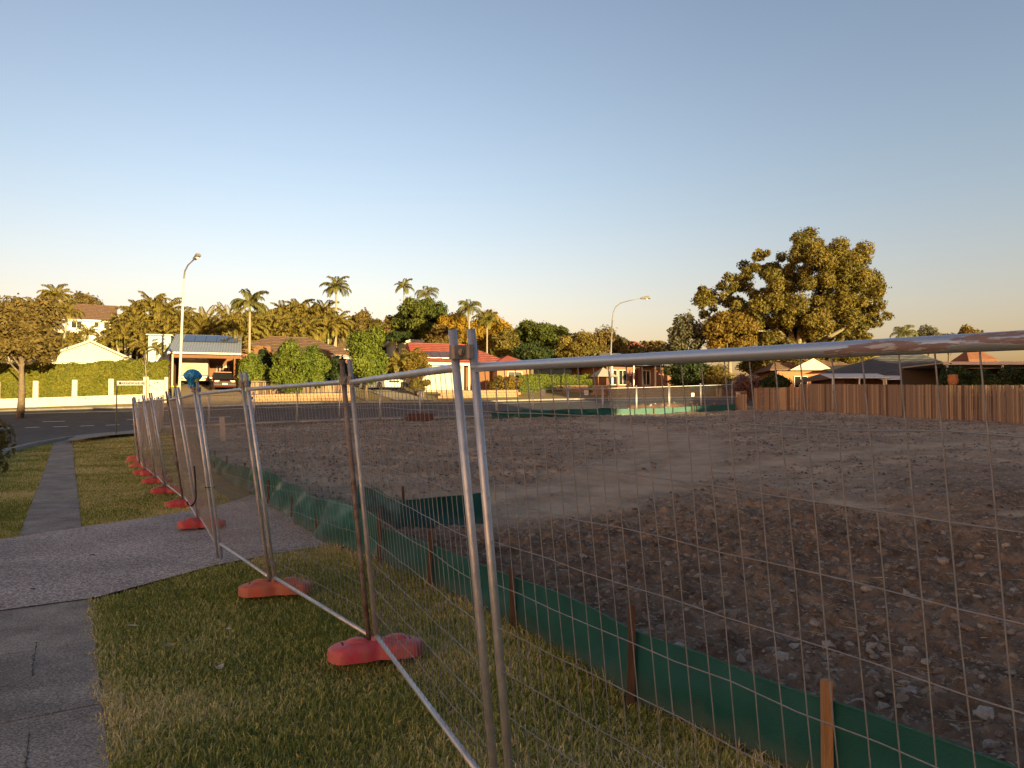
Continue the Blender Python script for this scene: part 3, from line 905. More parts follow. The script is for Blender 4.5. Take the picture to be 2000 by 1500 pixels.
# ---- moulded plastic feet
def foot_meshes(m):
    """body and two raised grips of a moulded fence foot, long axis x"""
    nu, nv = 28, 16
    U = np.linspace(-.32, .32, nu)
    V = []; 
    for u in U:
        e = abs(u) / .32
        half = .118 * (1 - .82 * max(0, (e - .72) / .28) ** 2.2)
        half *= 1 - .20 * math.exp(-(u / .055) ** 2)
        top = .108 - .03 * max(0, (e - .55) / .45) ** 1.5
        if .24 < abs(u) < .33: top -= .0
        for k in range(nv):
            t = k / (nv - 1)
            a = PI * (1 - t)
            y = math.copysign(abs(math.cos(a)) ** .55, math.cos(a)) * half
            z = math.sin(a) ** .45 * top
            V.append((u, y, max(z, 0)))
    i = np.arange(nu * nv).reshape(nu, nv)
    F = [(int(i[a, b]), int(i[a, b + 1]), int(i[a + 1, b + 1]), int(i[a + 1, b])) for a in range(nu - 1) for b in range(nv - 1)]
    F += [tuple(int(q) for q in i[0, ::-1]), tuple(int(q) for q in i[-1])]
    body = MB().add(V, F)
    grip = MB()
    for s in (-1, 1):
        # loaf-shaped handle on each half with a sunken lip
        nu2 = 12
        pv = []; pf = []
        for a in range(nu2):
            u = s * (.06 + .14 * a / (nu2 - 1))
            e = a / (nu2 - 1)
            zz = .104 + .030 * min(1, math.sin(PI * min(max(e, .04), .96)) ** .4)
            hw = .046
            for (yy, z2) in ((-hw, .085), (-hw * .9, zz - .012), (-hw * .5, zz), (hw * .5, zz), (hw * .9, zz - .012), (hw, .085)):
                pv.append((u, yy, z2))
        for a in range(nu2 - 1):
            for b in range(5):
                q = a * 6 + b
                pf.append((q, q + 1, q + 7, q + 6) if s > 0 else (q, q + 6, q + 7, q + 1))
        pf.append(tuple(range(6)) if s > 0 else tuple(range(5, -1, -1)))
        pf.append(tuple((nu2 - 1) * 6 + b for b in (range(5, -1, -1) if s > 0 else range(6))))
        grip.add(pv, pf)
    sock = MB().lathe([(.036, .085), (.036, .126), (.024, .130), (.024, .085)], 14)
    return body.mesh('foot_body', m, True), grip.mesh('handle', m, False), sock.mesh('socket', m, True)
M_FPINK = mat('faded_red_plastic', (.62, .055, .11), .5, col2=(.52, .16, .15), scale=8, bump=.1, bscale=60)
M_FORNG = mat('faded_orange_plastic', (.62, .13, .075), .6, col2=(.42, .17, .11), scale=8, bump=.1, bscale=60)
M_FRED = mat('red_plastic', (.58, .035, .045), .55, col2=(.46, .13, .11), scale=8, bump=.1, bscale=60)
FM = {k: foot_meshes(m) for k, m in (('p', M_FPINK), ('o', M_FORNG), ('r', M_FRED))}
FRECSHADE = MB().box((-.215, 0, .094), (.034, .074, .018)).box((.215, 0, .094), (.034, .074, .018)).mesh('recess_shade', mat('recess_shade_red', (.16, .012, .018), .7))  # solid blocks whose dark red paints in the shade of the grip recesses
def fence_foot(x, y, rz, kind, label, dz=.02, tilt=0):
    th = thing('fence_weight', label, 'fence weight', (x, y, zt(x, y) + dz), rz, 'plastic feet under the leaning fence')
    th.rotation_euler = (0, tilt, rz)
    b_, g_, s_ = FM[kind]
    link('foot_body', b_, th); link('handle', g_, th); link('socket', s_, th); link('recess_shade', FRECSHADE, th)
    return th
FEETSPEC = [('B', 'p', .34, 'pinkish red plastic foot nearest the camera under the fence', .045), ('C', 'o', .30, 'faded orange plastic foot on the grass under the fence', .04), ('E', 'r', .34, 'bright red plastic foot standing on the driveway', .045),
            ('F', 'r', .30, 'red plastic foot on the grass just past the driveway', .02), ('G', 'r', .28, 'red plastic foot, second past the driveway', .02), ('H', 'r', .30, 'red plastic foot, third past the driveway', .02),
            ('I', 'r', .25, 'red plastic foot, fourth past the driveway', .02), ('J', 'o', .2, 'faded red plastic foot, next to last along the fence', .02), ('K', 'o', .15, 'farthest faded red plastic foot at the fence corner', .02)]
for k, kd, rz, lb, dz in FEETSPEC:
    x, y = FEET[k][:2]
    fence_foot(x + .01, y, rz, kd, lb, dz)
# spare feet lying in the line between joints
for (u, v, kd, rz, lb) in ((300, 929, 'r', .3, 'loose red foot lying beside the third joint past the driveway'), (283, 909, 'o', .2, 'loose faded foot lying near the end of the fence'), (268, 897, 'o', .1, 'loose faded foot lying left of the fence end')):
    p = G(u, v); fence_foot(p.x, p.y, rz, kd, lb)

# ---- blue plastic bag tied over posts at D, and a yellow cap beside it
b, t = foot('D', 1); c, d_ = foot('D', -1)
def bag():
    r = random.Random(4)
    import bmesh
    bm = bmesh.new(); bmesh.ops.create_icosphere(bm, subdivisions=4, radius=1)
    for v in bm.verts:
        p = v.co.copy()
        a = math.atan2(p.y, p.x)
        k = 1 + .10 * math.sin(5 * a + 3 * p.z) + .07 * math.sin(9 * a - 5 * p.z) + .05 * math.sin(17 * a + 2 * p.z) + r.uniform(-.02, .02)
        if p.z < -.2: k *= 1 - .55 * min(1, (-.2 - p.z) / .5)
        v.co = Vector((p.x * .092 * k, p.y * .085 * k, p.z * .085 * (1 + .06 * math.sin(4 * a)) + (-.05 if p.z < -.6 else 0)))
    me = bpy.data.meshes.new('bag_body'); bm.to_mesh(me); bm.free()
    me.materials.append(mat('blue_plastic_bag', (.025, .30, .68), .32, col2=(.05, .40, .78), scale=20, bump=.5, bscale=30))
    me.polygons.foreach_set('use_smooth', [True] * len(me.polygons))
    return me
bt = thing('plastic_bag', 'crumpled blue plastic bag tied over a fence post top', 'bag', d_ + Vector((.0, -.01, .045)))
link('bag_body', bag(), bt)
mb = MB()
rg = random.Random(5)
for k in range(9):
    a = k * .7
    mb.add([(math.cos(a) * .02, math.sin(a) * .02, -.06), (math.cos(a + .5) * .025, math.sin(a + .5) * .025, -.06), (math.cos(a + .4) * .05, math.sin(a + .4) * .05, -.12 - rg.random() * .03), (math.cos(a) * .045, math.sin(a) * .045, -.115)], [(0, 1, 2, 3)])
part('bag_skirt', mb, mat('blue_bag_pale', (.25, .42, .60), .35), bt)
cp = link('post_cap', MB().lathe([(.024, -.03), (.025, .02), (.018, .028)], 12).mesh('post_cap', mat('yellow_plastic', (.6, .55, .08), .5), True), None, t + Vector((0, 0, .012)))
tag(cp, 'yellow plastic cap on the post right of the blue bag', 'cap')
# ---- hose looped on the fence behind joint E
x, y = FEET['E'][:2]
hp = Vector((x + .20, y - .75, zt(x, y)))
hl = thing('hose', 'dark hose hanging in a loop from the fence beyond the blue bag', 'hose', hp)
hb = MB().tube([(-.02 + .03 * math.sin(a * .5), .05, .95 - a * .14) for a in np.linspace(0, 3.1, 10)] + [(-.01, .05, .46), (-.05, .05, .42), (-.09, .05, .44), (-.11, .05, .48)], .012, 8)
part('hose_tube', hb, mat('dark_hose', (.03, .02, .018), .55), hl, True)

# ================================================================ CORNER AND FAR FENCE
def straight_run(p, q, n, labelf, group, wires=26, horiz=8):
    p = Vector((p[0], p[1], 0)); q = Vector((q[0], q[1], 0))
    d = (q - p) / n; e = d.normalized() * .03
    out = []
    for i in range(n):
        a = p + d * i + e; b = p + d * (i + 1) - e
        za, zb = zt(a.x, a.y) + .02, zt(b.x, b.y) + .02
        rr_ = random.Random(i * 7 + n)
        j = lambda: Vector((rr_.uniform(-.03, .03), rr_.uniform(-.04, .04), 0))
        th = panel(labelf(i), (a.x, a.y, za), Vector((a.x, a.y, za + 2.02)) + j(), (b.x, b.y, zb), Vector((b.x, b.y, zb + 2.02)) + j(), 'far', group, wires=wires, horiz=horiz, wr=.003, pr=.022)
        out.append(th)
    return out
ORD = ['first', 'second', 'third', 'fourth', 'fifth', 'sixth', 'seventh', 'eighth', 'ninth', 'tenth', 'eleventh', 'twelfth', 'thirteenth', 'fourteenth', 'fifteenth', 'sixteenth']
straight_run((-12.0, 24.7), (-20.0, 44.0), 8, lambda i: ORD[i] + ' upright panel past the corner, seen edge-on behind the leaning fence', 'mesh fence panels along the cut corner', 24, 8)
FARA, FARB = Vector((-20.0, 44.0)), Vector((15.6, 54.4))
straight_run(FARA, FARB, 15, lambda i: ORD[i] + ' panel from the left in the far fence along the road', 'mesh fence panels along the far road', 28, 9)
def farpt(u):
    k = (u - 1000) / 1500.0
    d = FARB - FARA
    # intersect x = k*y with the fence line
    t = (k * FARA.y - FARA.x) / (d.x - k * d.y)
    return FARA + d * t
M_SIGNW = mat('white_sign_board', (.75, .74, .72), .6)
for u, v, lb, s in ((1061, 766, 'white notice with red print on the far fence, left of the pair', .30), (1145, 767, 'white notice on the far fence in front of the green hedge', .30), (1353, 771, 'small white notice on the far fence near the wooden fence', .24), (1442, 771, 'white notice with grey print at the right end of the far fence', .34)):
    p = farpt(min(u, 1424)); D = p.y - .06
    w = P(u, v, D)
    th = thing('fence_notice', lb, 'sign', w, math.atan2(FARB.y - FARA.y, FARB.x - FARA.x), 'notices wired to the far fence')
    part('board', MB().box((0, 0, 0), (s, .008, s * 1.05)), M_SIGNW, th)
    pm = mat('red_print', (.5, .05, .05), .6) if 'red' in lb else mat('grey_print', (.25, .25, .27), .6)
    for k in range(3):
        part('print_bar', MB().box((0, -.006, s * (.3 - .25 * k)), (s * .7, .003, s * .08)), pm, th)

# ================================================================ SILT FENCES
def siltmat(name, c, c2, rough):
    """woven cloth with dried mud splashed along its foot"""
    if name in MATS: return MATS[name]
    m = mat(name, c, rough, col2=c2, scale=3, bump=.25, bscale=120, spec=.35)
    n, l = m.node_tree.nodes, m.node_tree.links
    b = n['Principled BSDF']
    src = b.inputs['Base Color'].links[0].from_socket
    tc = n.new('ShaderNodeTexCoord'); sx = n.new('ShaderNodeSeparateXYZ'); l.new(tc.outputs['Object'], sx.inputs[0])
    nz = n.new('ShaderNodeTexNoise'); nz.inputs['Scale'].default_value = 7; nz.inputs['Detail'].default_value = 6; l.new(tc.outputs['Object'], nz.inputs['Vector'])
    a = n.new('ShaderNodeMath'); a.operation = 'MULTIPLY_ADD'; a.inputs[1].default_value = -.34; l.new(nz.outputs['Fac'], a.inputs[0]); l.new(sx.outputs['Z'], a.inputs[2])
    mr = n.new('ShaderNodeMapRange'); mr.inputs[1].default_value = .0; mr.inputs[2].default_value = -.16; mr.inputs[3].default_value = 0; mr.inputs[4].default_value = .32
    l.new(a.outputs[0], mr.inputs[0])
    mx = n.new('ShaderNodeMix'); mx.data_type = 'RGBA'; mx.inputs[7].default_value = (.17, .13, .09, 1)
    l.new(mr.outputs[0], mx.inputs[0]); l.new(src, mx.inputs[6]); l.new(mx.outputs[2], b.inputs['Base Color'])
    return m
M_SILT = siltmat('green_silt_fabric', (.010, .082, .080), (.016, .112, .106), .55)
M_STAKE = mat('hardwood_stake', (.075, .042, .028), .85, col2=(.125, .072, .046), scale=5, bump=.4, bscale=20, aniso=(8, 8, .8))
M_STAKE_L = mat('pale_stake', (.46, .26, .12), .8, col2=(.34, .18, .08), scale=5, bump=.4, bscale=20, aniso=(8, 8, .8))
def silt_fence(label, line, h, stakes, wr=.02, seed=1, n=160, m=None, slack=0.0, sm=None, cols=12, stakeh=.56, group='green silt fences round the lot'):
    L = polyat(line, np.linspace(0, 1, n))
    tot = np.hypot(*np.diff(L, axis=0).T).sum()
    T = np.gradient(L, axis=0); T /= np.hypot(T[:, 0], T[:, 1])[:, None]
    N = np.stack([-T[:, 1], T[:, 0]], 1)
    s = np.linspace(0, tot, n)[:, None]; f = np.linspace(0, 1, cols)[None]
    r = fbm(s * 2.2 + f * .8, f * 3 + s * .2, 3, seed) - .5
    fold = np.sin(s * 3.4 + f * 3.6 + 4 * fbm(s * .8, f * 1.2, 2, seed + 3)) * slack * 1.3 + np.sin(s * 9 + f * 7 + 3 * fbm(s * 2, f * 2, 2, seed)) * slack * .4
    off = r * wr * 2 + fold * (.25 + .75 * np.sin(PI * np.clip(f, 0, 1)) )
    sag = (fbm(s * .9, s * 0, 2, seed + 7) - .5) * .08 * (1 + slack / .05) - .02
    hh = h + sag
    X = L[:, :1] + N[:, :1] * off; Y = L[:, 1:] + N[:, 1:] * off
    Z = ztn(L[:, 0], L[:, 1])[:, None] - .04 + f * (hh + .04)
    b = Vector((float(L[n // 2, 0]), float(L[n // 2, 1]), float(ztn(L[n//2:n//2+1, 0], L[n//2:n//2+1, 1])[0])))
    th = thing('silt_fence', label, 'silt fence', b, 0, group)
    fo = link('fabric', gridmesh('fabric', X - b.x, Y - b.y, Z - b.z, m or M_SILT), th)
    # stitched hem along the top
    e = MB().tube([(float(X[i, -1]) - b.x, float(Y[i, -1]) - b.y, float(Z[i, -1]) - b.z) for i in range(0, n, 3)], .006, 5)
    part('top_hem', e, mat('silt_hem', (.02, .11, .085), .6), fo, True)
    rs_ = random.Random(seed)
    for k, (x, y, hs, pale) in enumerate(stakes):
        z = zt(x, y) - b.z
        tx, ty = rs_.uniform(-.015, .015), rs_.uniform(-.015, .015)
        mb = MB().bar((x - b.x, y - b.y, z - .1), (x - b.x + tx, y - b.y + ty, z + hs), .04, .038)
        part('stake', mb, M_STAKE_L if pale else (sm or M_STAKE), th)
    return th
def off_line(pt, d):  # move towards the street side
    return (pt.x - .86 * d, pt.y - .5 * d)
st = []
for (u, v, hs, pale) in ((1240, 1374, .57, 0), (1010, 1228, .48, 0), (845, 1148, .55, 0), (746, 1102, .60, 0)):
    p = G(u, v); q = off_line(p, .035); st.append((q[0], q[1], hs, pale))
st.append((1.385, 3.43, .50, 1))
st.append((3.0, .75, .52, 0))
near_line = [(4.4, -1.6), (1.42, 3.45)] + [(p.x, p.y) for p in (G(1242, 1372), G(1010, 1227), G(845, 1146), G(745, 1100))]
silt_fence('dark green silt fence held by stakes along the near lawn edge', near_line, .42, st, .014, 2, 260, None, .008)
wr_line = [(p.x, p.y) for p in (G(745, 1100), G(700, 1085), G(640, 1066), G(560, 1010), G(490, 962))]
st = []
for (u, v, hs) in ((692, 1080, .44), (612, 1045, .40), (565, 1012, .44), (520, 985, .42)):
    p = G(u, v); q = off_line(p, -.04); st.append((q[0], q[1], hs, 0))
silt_fence('creased, sagging green silt fence along the driveway edge', wr_line, .58, st, .04, 5, 170, siltmat('creased_silt_plastic', (.014, .115, .115), (.026, .16, .155), .28), .05, cols=18)
l3 = [(p.x, p.y) for p in (G(490, 962), G(455, 944), G(425, 926))] + [(-10.2, 25.2), (-13.4, 32.5), (-18.9, 42.9)]
st = []
for t in np.linspace(.03, .97, 12):
    q = polyat(l3, [t])[0]; st.append((float(q[0]) + .04, float(q[1]), .55, 0))
silt_fence('long green silt fence behind the leaning panels, running towards the corner', l3, .46, st, .04, 8, 220, None, .03)
p1, p2, p3_ = G(742, 1098), G(832, 1046), G(958, 1026)
ret = [(G(700, 1000).x, G(700, 1000).y), (p2.x - .35, p2.y + .1), (p3_.x - .08, p3_.y)]
q = G(786, 1032)
silt_fence('short return of green silt fence curving behind the twin posts', ret, .48, [(q.x, q.y + .05, .58, 0), (p3_.x - .12, p3_.y + .05, .5, 0)], .03, 12, 90, None, .03)
# far silt fence in three stretches
def fl(u0, u1, off=-.55):
    a, b_ = farpt(u0), farpt(u1)
    return [(a.x, a.y + off), ((a.x + b_.x) / 2, (a.y + b_.y) / 2 + off), (b_.x, b_.y + off)]
def fstakes(u0, u1, n):
    return [(farpt(u).x, farpt(u).y - .61, .62, 0) for u in np.linspace(u0 + 4, u1 - 4, n)]
silt_fence('crumpled green silt fence slumped at the foot of the far fence', fl(960, 1196), .58, fstakes(960, 1196, 5), .10, 21, 150, None, .08)
silt_fence('taut green silt fence lit by the sun at the foot of the far fence', fl(1197, 1352), .50, fstakes(1197, 1352, 5), .01, 22, 80)
silt_fence('dark green silt fence at the right end of the far fence', fl(1353, 1432), .50, fstakes(1353, 1432, 3), .01, 23, 60)

# ================================================================ WOODEN PALING FENCE
M_PAL = [mat('paling_%s' % k, c, .85, col2=c2, scale=4, bump=.3, bscale=15, aniso=(6, 6, .6)) for k, c, c2 in
         (('tan', (.29, .21, .148), (.235, .165, .115)), ('brown', (.215, .15, .107), (.265, .19, .135)), ('red', (.235, .15, .108), (.19, .12, .088)), ('grey', (.34, .235, .145), (.43, .30, .185)), ('dark', (.11, .068, .045), (.15, .092, .06)))]  # the dark boards stand in for shaded gaps between palings
PALM = [MB().box((0, 0, .5), (.098, .016, 1.0)).mesh('paling', m) for m in M_PAL]
def paling_fence(label, pts, h, seed, spacing=.104, group='wooden paling fences'):
    """palings nailed to rails; pts = [(x,y)...]"""
    a = Vector(pts[0]); 
    b0 = Vector((a.x, a.y, zt(a.x, a.y)))
    th = thing('paling_fence', label, 'fence', b0, 0, group)
    r = random.Random(seed)
    for p, q in zip(pts[:-1], pts[1:]):
        p = Vector(p); q = Vector(q); d = q - p; L = d.length; ang = math.atan2(d.y, d.x)
        n = int(L / spacing)
        nr = Vector((-d.y, d.x)).normalized()
        if nr.y > 0: nr = -nr
        for f in (.25, 1.35):
            mb = MB()
            k = max(2, int(L / 2.4))
            for j in range(k):
                s0, s1 = p + d * (j / k), p + d * ((j + 1) / k)
                mb.bar((s0.x - b0.x, s0.y - b0.y, zt(s0.x, s0.y) + f - b0.z), (s1.x - b0.x, s1.y - b0.y, zt(s1.x, s1.y) + f - b0.z), .04, .07)
            part('rail', mb, M_PAL[1], th)
        for j in range(int(L / 2.4) + 1):
            s0 = p + d * min(1, j * 2.4 / L) - nr * .06
            part('post', MB().bar((s0.x - b0.x, s0.y - b0.y, zt(s0.x, s0.y) - b0.z - .1), (s0.x - b0.x, s0.y - b0.y, zt(s0.x, s0.y) - b0.z + h - .15), .09), M_PAL[1], th)
        for j in range(n):
            c = p + d * ((j + .5) / n)
            k = r.choices(range(5), (5, 3, 2, 2 + 4 * (j > n * .6), 1.6))[0]
            o = nr * (.035 + (.012 if r.random() < .12 else 0) + r.uniform(0, .006))
            link('paling', PALM[k], th, (c.x + o.x - b0.x, c.y + o.y - b0.y, zt(c.x, c.y) - b0.z + .03), (0, r.uniform(-.006, .006), ang), (r.uniform(.84, .99) if r.random() < .72 else r.uniform(.45, .8), 1, h - .03 + r.uniform(-.015, .02)))
    return th
pc = P(1562, 805, 51.0); pr_ = P(2000, 835, 34.4)
dv = Vector((pr_.x - pc.x, pr_.y - pc.y))
paling_fence('long brown wooden paling fence along the right side of the lot', [(pc.x, pc.y), (pc.x + dv.x * 1.25, pc.y + dv.y * 1.25)], 1.82, 3)
pl = P(1474, 806, 53.6)
paling_fence('short angled run of wooden palings left of the fence corner', [(pl.x, pl.y), (pc.x - .05, pc.y + .02)], 1.62, 4)
pg = P(1438, 806, 54.3)
paling_fence('low dark paling section at the back corner of the lot', [(pg.x, pg.y), (pl.x - .5, pl.y + .1)], 1.2, 5)

# ================================================================ VEGETATION
LM = dict(
    olive=leafmat('leaf_olive', (.105, .095, .022), (.23, .18, .042)),
    gold=leafmat('leaf_gold', (.125, .098, .020), (.26, .175, .035)),
    green=leafmat('leaf_green', (.060, .085, .018), (.140, .155, .032)),
    fresh=leafmat('leaf_fresh', (.095, .135, .020), (.185, .22, .035)),
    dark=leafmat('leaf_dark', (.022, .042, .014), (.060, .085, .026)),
    brown=leafmat('leaf_brown', (.115, .088, .026), (.21, .15, .048)),
    grey=leafmat('leaf_grey', (.075, .075, .045), (.150, .145, .085)),
    yellow=leafmat('leaf_yellow', (.24, .155, .018), (.40, .26, .03)),
    hedge=leafmat('leaf_hedge', (.10, .115, .014), (.20, .19, .025)),
    palm=leafmat('palm_leaf', (.20, .17, .038), (.40, .32, .085), .45),
    palmg=leafmat('palm_leaf_green', (.14, .145, .035), (.29, .27, .08), .45),
    pink=leafmat('leaf_pink', (.16, .09, .08), (.24, .15, .13)),
)
M_BARK = mat('bark_brown', (.11, .08, .055), .95, col2=(.19, .145, .10), scale=6, bump=.7, bscale=12)
M_BARKP = mat('bark_pale', (.30, .26, .20), .9, col2=(.20, .165, .12), scale=5, bump=.5, bscale=10)
M_PTRUNK = mat('palm_trunk', (.24, .21, .16), .9, col2=(.34, .30, .23), scale=8, bump=.5, bscale=14, aniso=(1, 1, 6))
M_CSHAFT = mat('crown_shaft', (.11, .13, .04), .6)

def leaves(centers, radii, counts, size, r, up=.25, shell=.55, aspect=.55):
    """leaf quads in ellipsoidal clumps; returns V,F,tint"""
    Vs = []; T = []
    for c, rad, n in zip(centers, radii, counts):
        n = int(n)
        d = r.normal(size=(n, 3)); d /= np.linalg.norm(d, axis=1)[:, None]
        rr_ = (shell + (1 - shell) * r.random(n)) * (.85 + .3 * r.random(n))
        stray = r.random(n) < .10
        rr_[stray] *= 1 + .45 * r.random(stray.sum())
        inn = r.random(n) < .22
        rr_[inn] = r.random(inn.sum()) ** .5
        p = c + d * rr_[:, None] * rad
        nrm = d * .8 + r.normal(size=(n, 3)) * .55; nrm[:, 2] += up
        nrm /= np.linalg.norm(nrm, axis=1)[:, None]
        a = np.cross(nrm, r.normal(size=(n, 3))); a /= np.linalg.norm(a, axis=1)[:, None] + 1e-9
        b = np.cross(nrm, a)
        s = size * (.6 + .8 * r.random(n))[:, None]
        Vs.append(np.stack([p - a * s, p - b * s * aspect * .8 + a * s * .1, p + a * s, p + b * s * aspect + a * s * .1], 1))
        T.append(np.clip(r.normal(.5, .22, n) + r.normal(0, .2), 0, 1))
    V = np.concatenate(Vs); n = len(V)
    return V.reshape(-1, 3), np.arange(n * 4).reshape(n, 4), np.concatenate(T)

LEAFK = 1.95
def tree(label, loc, H, crown, mkey, seed, trunk_r=.22, nclump=26, nleaf=6500, size=.22, bark=None, name='tree', cat='tree', group=None, clump_r=.36, fork=.35, lean=(0, 0), gaps=.0, multi=1):
    """crown=(cx,cy,z0,z1,rx,ry) relative to loc: an uneven cloud of leaf clumps carried by limbs"""
    r = np.random.default_rng(seed)
    nleaf = int(nleaf * LEAFK); size = size * 1.12; nclump = int(nclump * 1.25)
    cx, cy, z0, z1, rx, ry = crown
    rz = (z1 - z0) / 2; cz = (z0 + z1) / 2
    C = []
    tries = 0
    while len(C) < nclump and tries < 4000:
        tries += 1
        d = r.normal(size=3); d /= np.linalg.norm(d)
        q = r.random() ** .40 * .80
        p = d * q
        if p[2] < -.75 and q > .5: continue
        w = np.array([cx + p[0] * rx, cy + p[1] * ry, cz + p[2] * rz])
        C.append(w)
    C = np.array(C)
    rad = np.array([rx, ry, rz])[None] * clump_r * (.65 + .7 * r.random((len(C), 1))) * (1 + .15 * r.normal(size=(len(C), 3)))
    rad = np.maximum(rad, .15)
    cnt = nleaf * (rad.prod(1) ** .67); cnt = cnt / cnt.sum() * nleaf
    V, F, T = leaves(C, rad, np.maximum(cnt, 6), size, r)
    th = thing(name, label, cat, loc, 0, group)
    mb = MB()
    for m_ in range(multi):
        ox = (m_ - (multi - 1) / 2) * trunk_r * 2.2
        top = Vector((cx + lean[0] + ox, cy + lean[1], z0 + (z1 - z0) * fork))
        pts = [Vector((ox * .4, 0, -.3)), Vector((ox * .5 + .15 * lean[0] + r.uniform(-.1, .1), 0, z0 * .5 + .1)), top]
        mb.tube(pts, [trunk_r * 1.25, trunk_r, trunk_r * .55], 8)
        st_ = pts[1].lerp(top, .5)
        for k in r.permutation(len(C))[:min(len(C), 12)]:
            e = Vector(C[k]); s = pts[1].lerp(top, .35 + .6 * r.random())
            mid = s.lerp(e, .5) + Vector((r.uniform(-.3, .3), r.uniform(-.3, .3), r.uniform(0, .4))) * (rx * .12)
            mb.tube([s, mid, e], [trunk_r * .42, trunk_r * .27, trunk_r * .08], 5, False)
    part('trunk', mb, bark or M_BARK, th, True)
    link('crown', npmesh('crown', V, F, LM[mkey], T), th)
    return th
def ptree(label, u, vtop, vbot, wpx, D, mkey, seed, ry=None, **kw):
    """a tree whose crown spans photograph rows vtop..vbot and wpx columns about column u at depth D"""
    g = at(u, D)
    zt_, zb = P(u, vtop, D).z - g.z, P(u, vbot, D).z - g.z
    zb = max(zb, .15)
    rx = wpx / 2 / 1500 * D
    return tree(label, g, zt_, (0, 0, zb, zt_, rx * 1.0, (ry or rx * .9)), mkey, seed, **kw)

def hedge(label, p, q, h, depth, mkey, seed, n, size=.09, z0=.0, name='hedge'):
    r = np.random.default_rng(seed)
    p = Vector((p[0], p[1])); q = Vector((q[0], q[1])); L = (q - p).length; ang = math.atan2(q.y - p.y, q.x - p.x)
    b = Vector((p.x, p.y, zt(p.x, p.y)))
    th = thing(name, label, 'hedge', b, ang)
    x = r.random(n) * L; f = r.random(n)
    face = r.random(n)
    y = np.where(face < .5, -depth / 2, np.where(face < .65, depth / 2, r.uniform(-.5, .5, n) * depth)) + r.normal(0, .09, n)
    top = h + .17 * (fbm(x * 1.2, x * 0, 3, seed) - .5) * 2 + np.abs(r.normal(0, .05, n))
    zz = np.where(face < .65, z0 + f * (top - z0), top - .12 * f)
    gx_ = b.x + np.cos(ang) * x; gy_ = b.y + np.sin(ang) * x
    zg = ztn(gx_, gy_) - b.z
    P_ = np.stack([x, y, zz + zg], 1)
    nrm = np.stack([r.normal(0, .6, n), np.where(face < .5, -1, np.where(face < .65, 1, 0)) + r.normal(0, .5, n), np.where(face < .65, .3, 1) + r.normal(0, .4, n)], 1)
    nrm /= np.linalg.norm(nrm, axis=1)[:, None]
    a = np.cross(nrm, r.normal(size=(n, 3))); a /= np.linalg.norm(a, axis=1)[:, None]; bb = np.cross(nrm, a)
    s = size * (.6 + .8 * r.random(n))[:, None]
    V = np.stack([P_ - a * s, P_ - bb * s * .6, P_ + a * s, P_ + bb * s * .6], 1).reshape(-1, 3)
    t = np.clip(fbm(x * 1.5, zz * 1.5, 3, seed + 1) * .8 + .1 + r.normal(0, .15, n), 0, 1)
    link('foliage', npmesh('foliage', V, np.arange(4 * n).reshape(n, 4), LM[mkey], t), th)
    # the twiggy core that stops the light
    mb = MB()
    k = max(3, int(L / 1.5))
    for i in range(k):
        x0, x1 = L * i / k, L * (i + 1) / k
        zz0 = zt(b.x + math.cos(ang) * (x0 + x1) / 2, b.y + math.sin(ang) * (x0 + x1) / 2) - b.z
        mb.span((x0 + .001, -depth / 2 + .12, zz0 + z0 - .3), (x1 - .001, depth / 2 - .12, zz0 + h - .22))
    part('core', mb, mat('hedge_core', (.05, .055, .010), .95, col2=(.09, .09, .018), scale=6, bump=.8, bscale=20), th)
    return th

def frond_mesh(name, L, droop, m, seed, leaf=.5, n=26, vee=.5, width=.045, rise=.9):
    """arching pinnate frond along +x from the origin; rise = start angle"""
    r = random.Random(seed)
    V = []; F = []; T = []
    pts = []
    ang = rise
    p = Vector((0, 0, 0))
    for i in range(n + 1):
        pts.append((p.copy(), ang))
        p = p + Vector((math.cos(ang), 0, math.sin(ang))) * (L / n)
        ang -= droop / n * (.4 + 1.2 * i / n)
    def quad(a, b, c, d, t):
        o = len(V); V.extend([a, b, c, d]); F.append((o, o + 1, o + 2, o + 3)); T.append(t)
    for i in range(n):
        (p0, a0), (p1, _) = pts[i], pts[i + 1]
        w = .030 * (1 - i / n) + .008
        quad(p0 + Vector((0, w, 0)), p0 - Vector((0, w, 0)), p1 - Vector((0, w * .9, 0)), p1 + Vector((0, w * .9, 0)), .9)
        if i < 2: continue
        f = i / n
        ll = leaf * (math.sin(PI * min(1, .15 + f * .8)) ** .6) * r.uniform(.85, 1.1)
        d = Vector((math.cos(a0), 0, math.sin(a0)))
        up = Vector((-math.sin(a0), 0, math.cos(a0)))
        for s in (-1, 1):
            dirv = (d * .5 + Vector((0, s, 0)) * .85 + up * (vee * r.uniform(.2, 1.0))).normalized()
            mid = p0 + dirv * ll * .55
            tip = p0 + dirv * ll * .85 + Vector((0, 0, -ll * r.uniform(.4, .8)))
            wv = d * width
            t = min(1, max(0, r.gauss(.5, .2)))
            quad(p0 - wv * .6, mid - wv, tip, mid + wv, t)
    return npmesh(name, np.array([tuple(v) for v in V]), np.array(F), m, np.array(T))
_fr = {}
